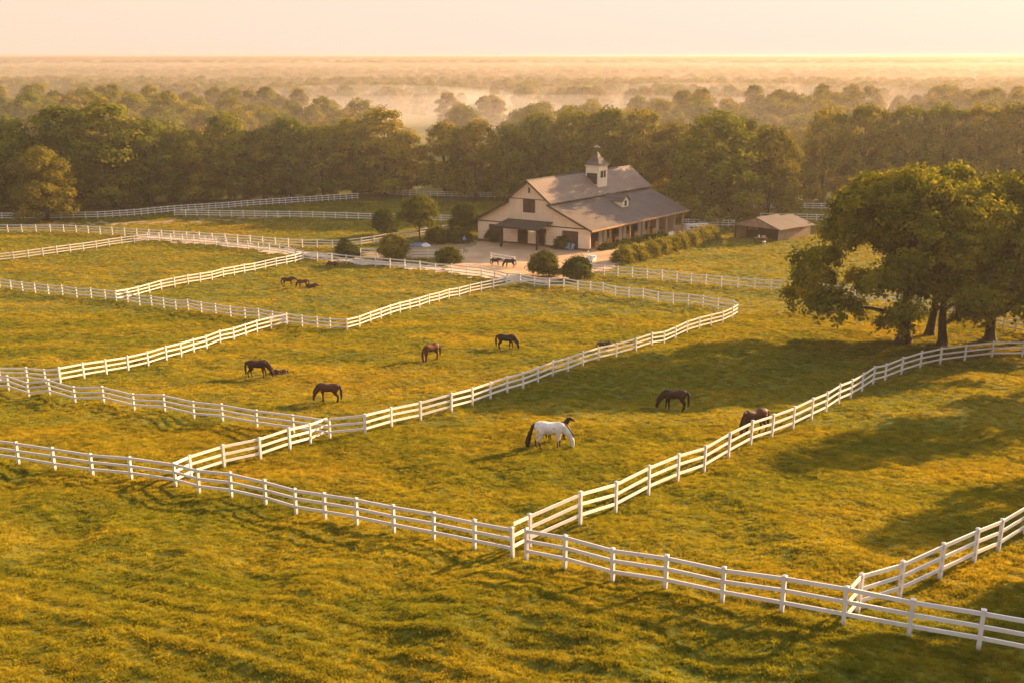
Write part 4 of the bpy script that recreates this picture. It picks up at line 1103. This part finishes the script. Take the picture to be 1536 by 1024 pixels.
horse('white horse with black tail grazing behind the near fence', 'graze', 'white', (825, 672), -4, 1.13, group=GH, long_tail=True, belly=.03, fl=(-.08, .02, .10, -.10))
horse('dark bay horse grazing head to the left between the white horse and shade trees', 'graze', 'dark_bay', (1011, 615), 176, 1.05, group=GH, fl=(.06, -.1, -.08, .05))
horse('brown horse grazing right behind the curved white fence, partly hidden by its rails', 'graze2', 'brown', (1130, 652), 206, 1.16, group=GH, fl=(.0, .1, .06, -.06))
horse('slim black foal with raised head standing behind the shoulder of the white horse', 'up', 'black', (836, 660), 6, .74, 'foal', 'foal', belly=-.05)
horse('brown foal with a white patch lying in the grass by the dark bay horse', 'level', 'foalcoat', (421, 561), 195, .66, 'foal', 'foal', lie=True)
horse('pied foal peering through the rails of the rising paddock fence', 'level', 'pied', (905, 527), -10, .66, 'foal', 'foal')
horse('brown mare standing head up among the resting foals in the upper paddock', 'level', 'brown', (432, 430), 8, .88, group='horses resting in the upper paddock')
horse('chestnut foal beside the brown mare', 'graze', 'chestnut', (455, 432), 190, .80, 'foal', 'foal', group='horses resting in the upper paddock')
horse('reddish foal lying flat at the right of its group', 'level', 'chestnut', (467, 431), 10, .72, 'foal', 'foal', group='horses resting in the upper paddock', lie=True)
horse('dark brown horse grazing in the shade under the lane fence', 'graze', 'brown', (499, 404), 175, .80, group='horses resting in the upper paddock')
horse('small black foal at the left end of the hitching rail', 'level', 'black', (743, 399), 5, .78, 'foal', 'foal')
horse('stocky dark horse standing at the right end of the hitching rail', 'graze', 'black', (765, 402), 178, .92)

# ------------------------------------------------------------------ grass
def tuft_mesh(seed, n=34, r=0.16, h=0.15, wd=0.010):
    g = np.random.default_rng(seed)
    a = g.uniform(0, 2 * PI, n); rr = r * np.sqrt(g.random(n)); b = np.stack([np.cos(a) * rr, np.sin(a) * rr, np.full(n, -0.03)], 1)
    az = g.uniform(0, 2 * PI, n); hh = h * g.uniform(0.5, 1.2, n); ln = hh * g.uniform(0.2, 0.9, n)
    d = np.stack([np.cos(az), np.sin(az), np.zeros(n)], 1); s = np.stack([-np.sin(az), np.cos(az), np.zeros(n)], 1) * wd
    m = b + d * (ln * 0.35)[:, None] + np.array([0, 0, 1]) * (hh * 0.6)[:, None]; t = b + d * ln[:, None] + np.array([0, 0, 1]) * hh[:, None]
    V = np.stack([b - s, b + s, m + s * 0.8, t, m - s * 0.8], 1).reshape(-1, 3)
    return mesh_np('grass_tuft', V, np.arange(len(V)), np.full(n, 5), M['blade'])
tufts = []
for k, px in enumerate(((300, 900), (700, 950), (1100, 990))):
    o = link('grass_tuft', tuft_mesh(200 + k, (40, 52, 32)[k], (0.14, 0.17, 0.12)[k], (0.10, 0.075, 0.14)[k], 0.0075), None, at(*px)); tag(o, 'short meadow grass tuft', kind='stuff'); tufts.append(o)
gg = np.random.default_rng(9)
def grass_points(d0, d1, dens, s0, s1, width=0.85):
    n = int(width * (d1 * d1 - d0 * d0) * dens)
    D = np.sqrt(gg.uniform(d0 * d0, d1 * d1, n)); x = gg.uniform(-width, width, n) * (D + 3)
    s = np.interp(D, [d0, d1], [s0, s1]) * gg.uniform(0.6, 1.35, n)
    # thicker, taller growth in patches
    pt = n_mid(x * 1.3, D * 1.3) * 0.35 + n_small(x * 1.7, D * 1.7) * 0.65
    s = s * np.clip(1 + 0.18 * pt, 0.75, 1.4)
    keep = np.ones(n, bool)
    if d1 > 110:
        for poly, wob in BARE:
            keep &= ~inside(poly, x + n_edge(x, D) * wob * 0.6, D + n_edge(D, x) * wob)
        for O, U, V_, w_, l_ in ((BO, BU, BV, W + .5, Lb), (SO, SU, SV, SW, SL)):
            det = U.x * V_.y - U.y * V_.x; rx, ry = x - O.x, D - O.y
            uu = (rx * V_.y - ry * V_.x) / det; vv = (U.x * ry - U.y * rx) / det
            keep &= ~((uu > -.3) & (uu < w_ + .3) & (vv > -.4) & (vv < l_ + .3))
    return np.stack([x, D, zt(x, D)], 1)[keep], s[keep]
gs = [grass_points(20, 34, 115, 0.68, 0.68), grass_points(34, 60, 62, 0.72, 0.95), grass_points(60, 110, 16, 1.1, 1.5), grass_points(110, 215, 4.0, 1.6, 2.1)]
GP = np.concatenate([a for a, _ in gs]); GS = np.concatenate([b for _, b in gs])
n = len(GP); gr = np.zeros((n, 3)); gr[:, 2] = gg.uniform(0, 6.28, n); gr[:, 0] = gg.normal(0, .12, n)
hs = np.where(GP[:, 1] > 60, 0.8, 0.95)
scatter('meadow_grass', GP, np.stack([GS, GS, GS * hs], 1), gr, gg.integers(0, 3, n), tufts, 'stuff', 'short golden green meadow grass')
print('grass tufts', n, 'far trees', nP)

# ------------------------------------------------------------------ haze and mist
def volume(name, mat_name, dens, colour, aniso, me):
    m, nt, out = newmat(mat_name)
    v = N(nt, 'ShaderNodeVolumePrincipled'); v.inputs['Density'].default_value = dens
    v.inputs['Color'].default_value = rgba(colour); v.inputs['Anisotropy'].default_value = aniso
    nt.links.new(v.outputs[0], out.inputs['Volume'])
    me.materials.clear(); me.materials.append(m)
    o = link(name, me); return tag(o, kind='stuff')
hz = MB().box((-6500, -60, -1.5), (6500, 9500, 33.0)).mesh('haze', M['white'])
hzo = volume('haze', 'haze_air', 0.00030, (0.48, 0.435, 0.42), 0.28, hz); hzo['label'] = 'warm morning haze over the farm'
def mist(px, py, rx, ry, rz, dens, lab):
    p = at(px, py); mb = MB(); vs = []; fs = []; f = waves(int(px), 6, 1.0, 3.0); n_, k_ = 12, 32
    for i in range(1, n_):
        a = PI * i / n_
        for k in range(k_):
            b_ = 2 * PI * k / k_; q_ = 1 + 0.16 * float(f(math.cos(b_) * 2, math.sin(b_) * 2))
            vs.append((rx * math.sin(a) * math.cos(b_) * q_, ry * math.sin(a) * math.sin(b_) * q_, rz * math.cos(a)))
    vs += [(0, 0, rz), (0, 0, -rz)]
    for i in range(n_ - 2):
        for k in range(k_): fs.append((i * k_ + k, i * k_ + (k + 1) % k_, (i + 1) * k_ + (k + 1) % k_, (i + 1) * k_ + k))
    t = len(vs) - 2
    for k in range(k_): fs += [(t, k, (k + 1) % k_), (t + 1, (n_ - 2) * k_ + (k + 1) % k_, (n_ - 2) * k_ + k)]
    me = mb.add(vs, fs).mesh('ground_mist', M['white'])
    o = volume('ground_mist', 'mist_air', dens * 0.8, (0.82, 0.82, 0.86), 0.25, me); o['label'] = lab; o.location = (p.x, p.y, 0.5)
slab_ = MB().box((-2600, 198, -1.2), (2600, 3200, 19)).mesh('ground_mist', M['white'])
so_ = volume('ground_mist', 'valley_mist', 0.00095, (0.60, 0.54, 0.50), 0.22, slab_); so_['label'] = 'thin ground mist lying over the valley woods'
mist(790, 188, 300, 90, 13, 0.0022, 'drifting bank of mist beyond the gap in the near wood')
mist(560, 176, 120, 110, 16, 0.0025, 'smaller drift of mist left of the gap')
mist(1060, 165, 200, 100, 15, 0.0022, 'drift of mist behind the trees right of the barn')
for f in FENCES: print('%.2f m panels, h %.2f  %s' % (f[1], f[2], f[0]))
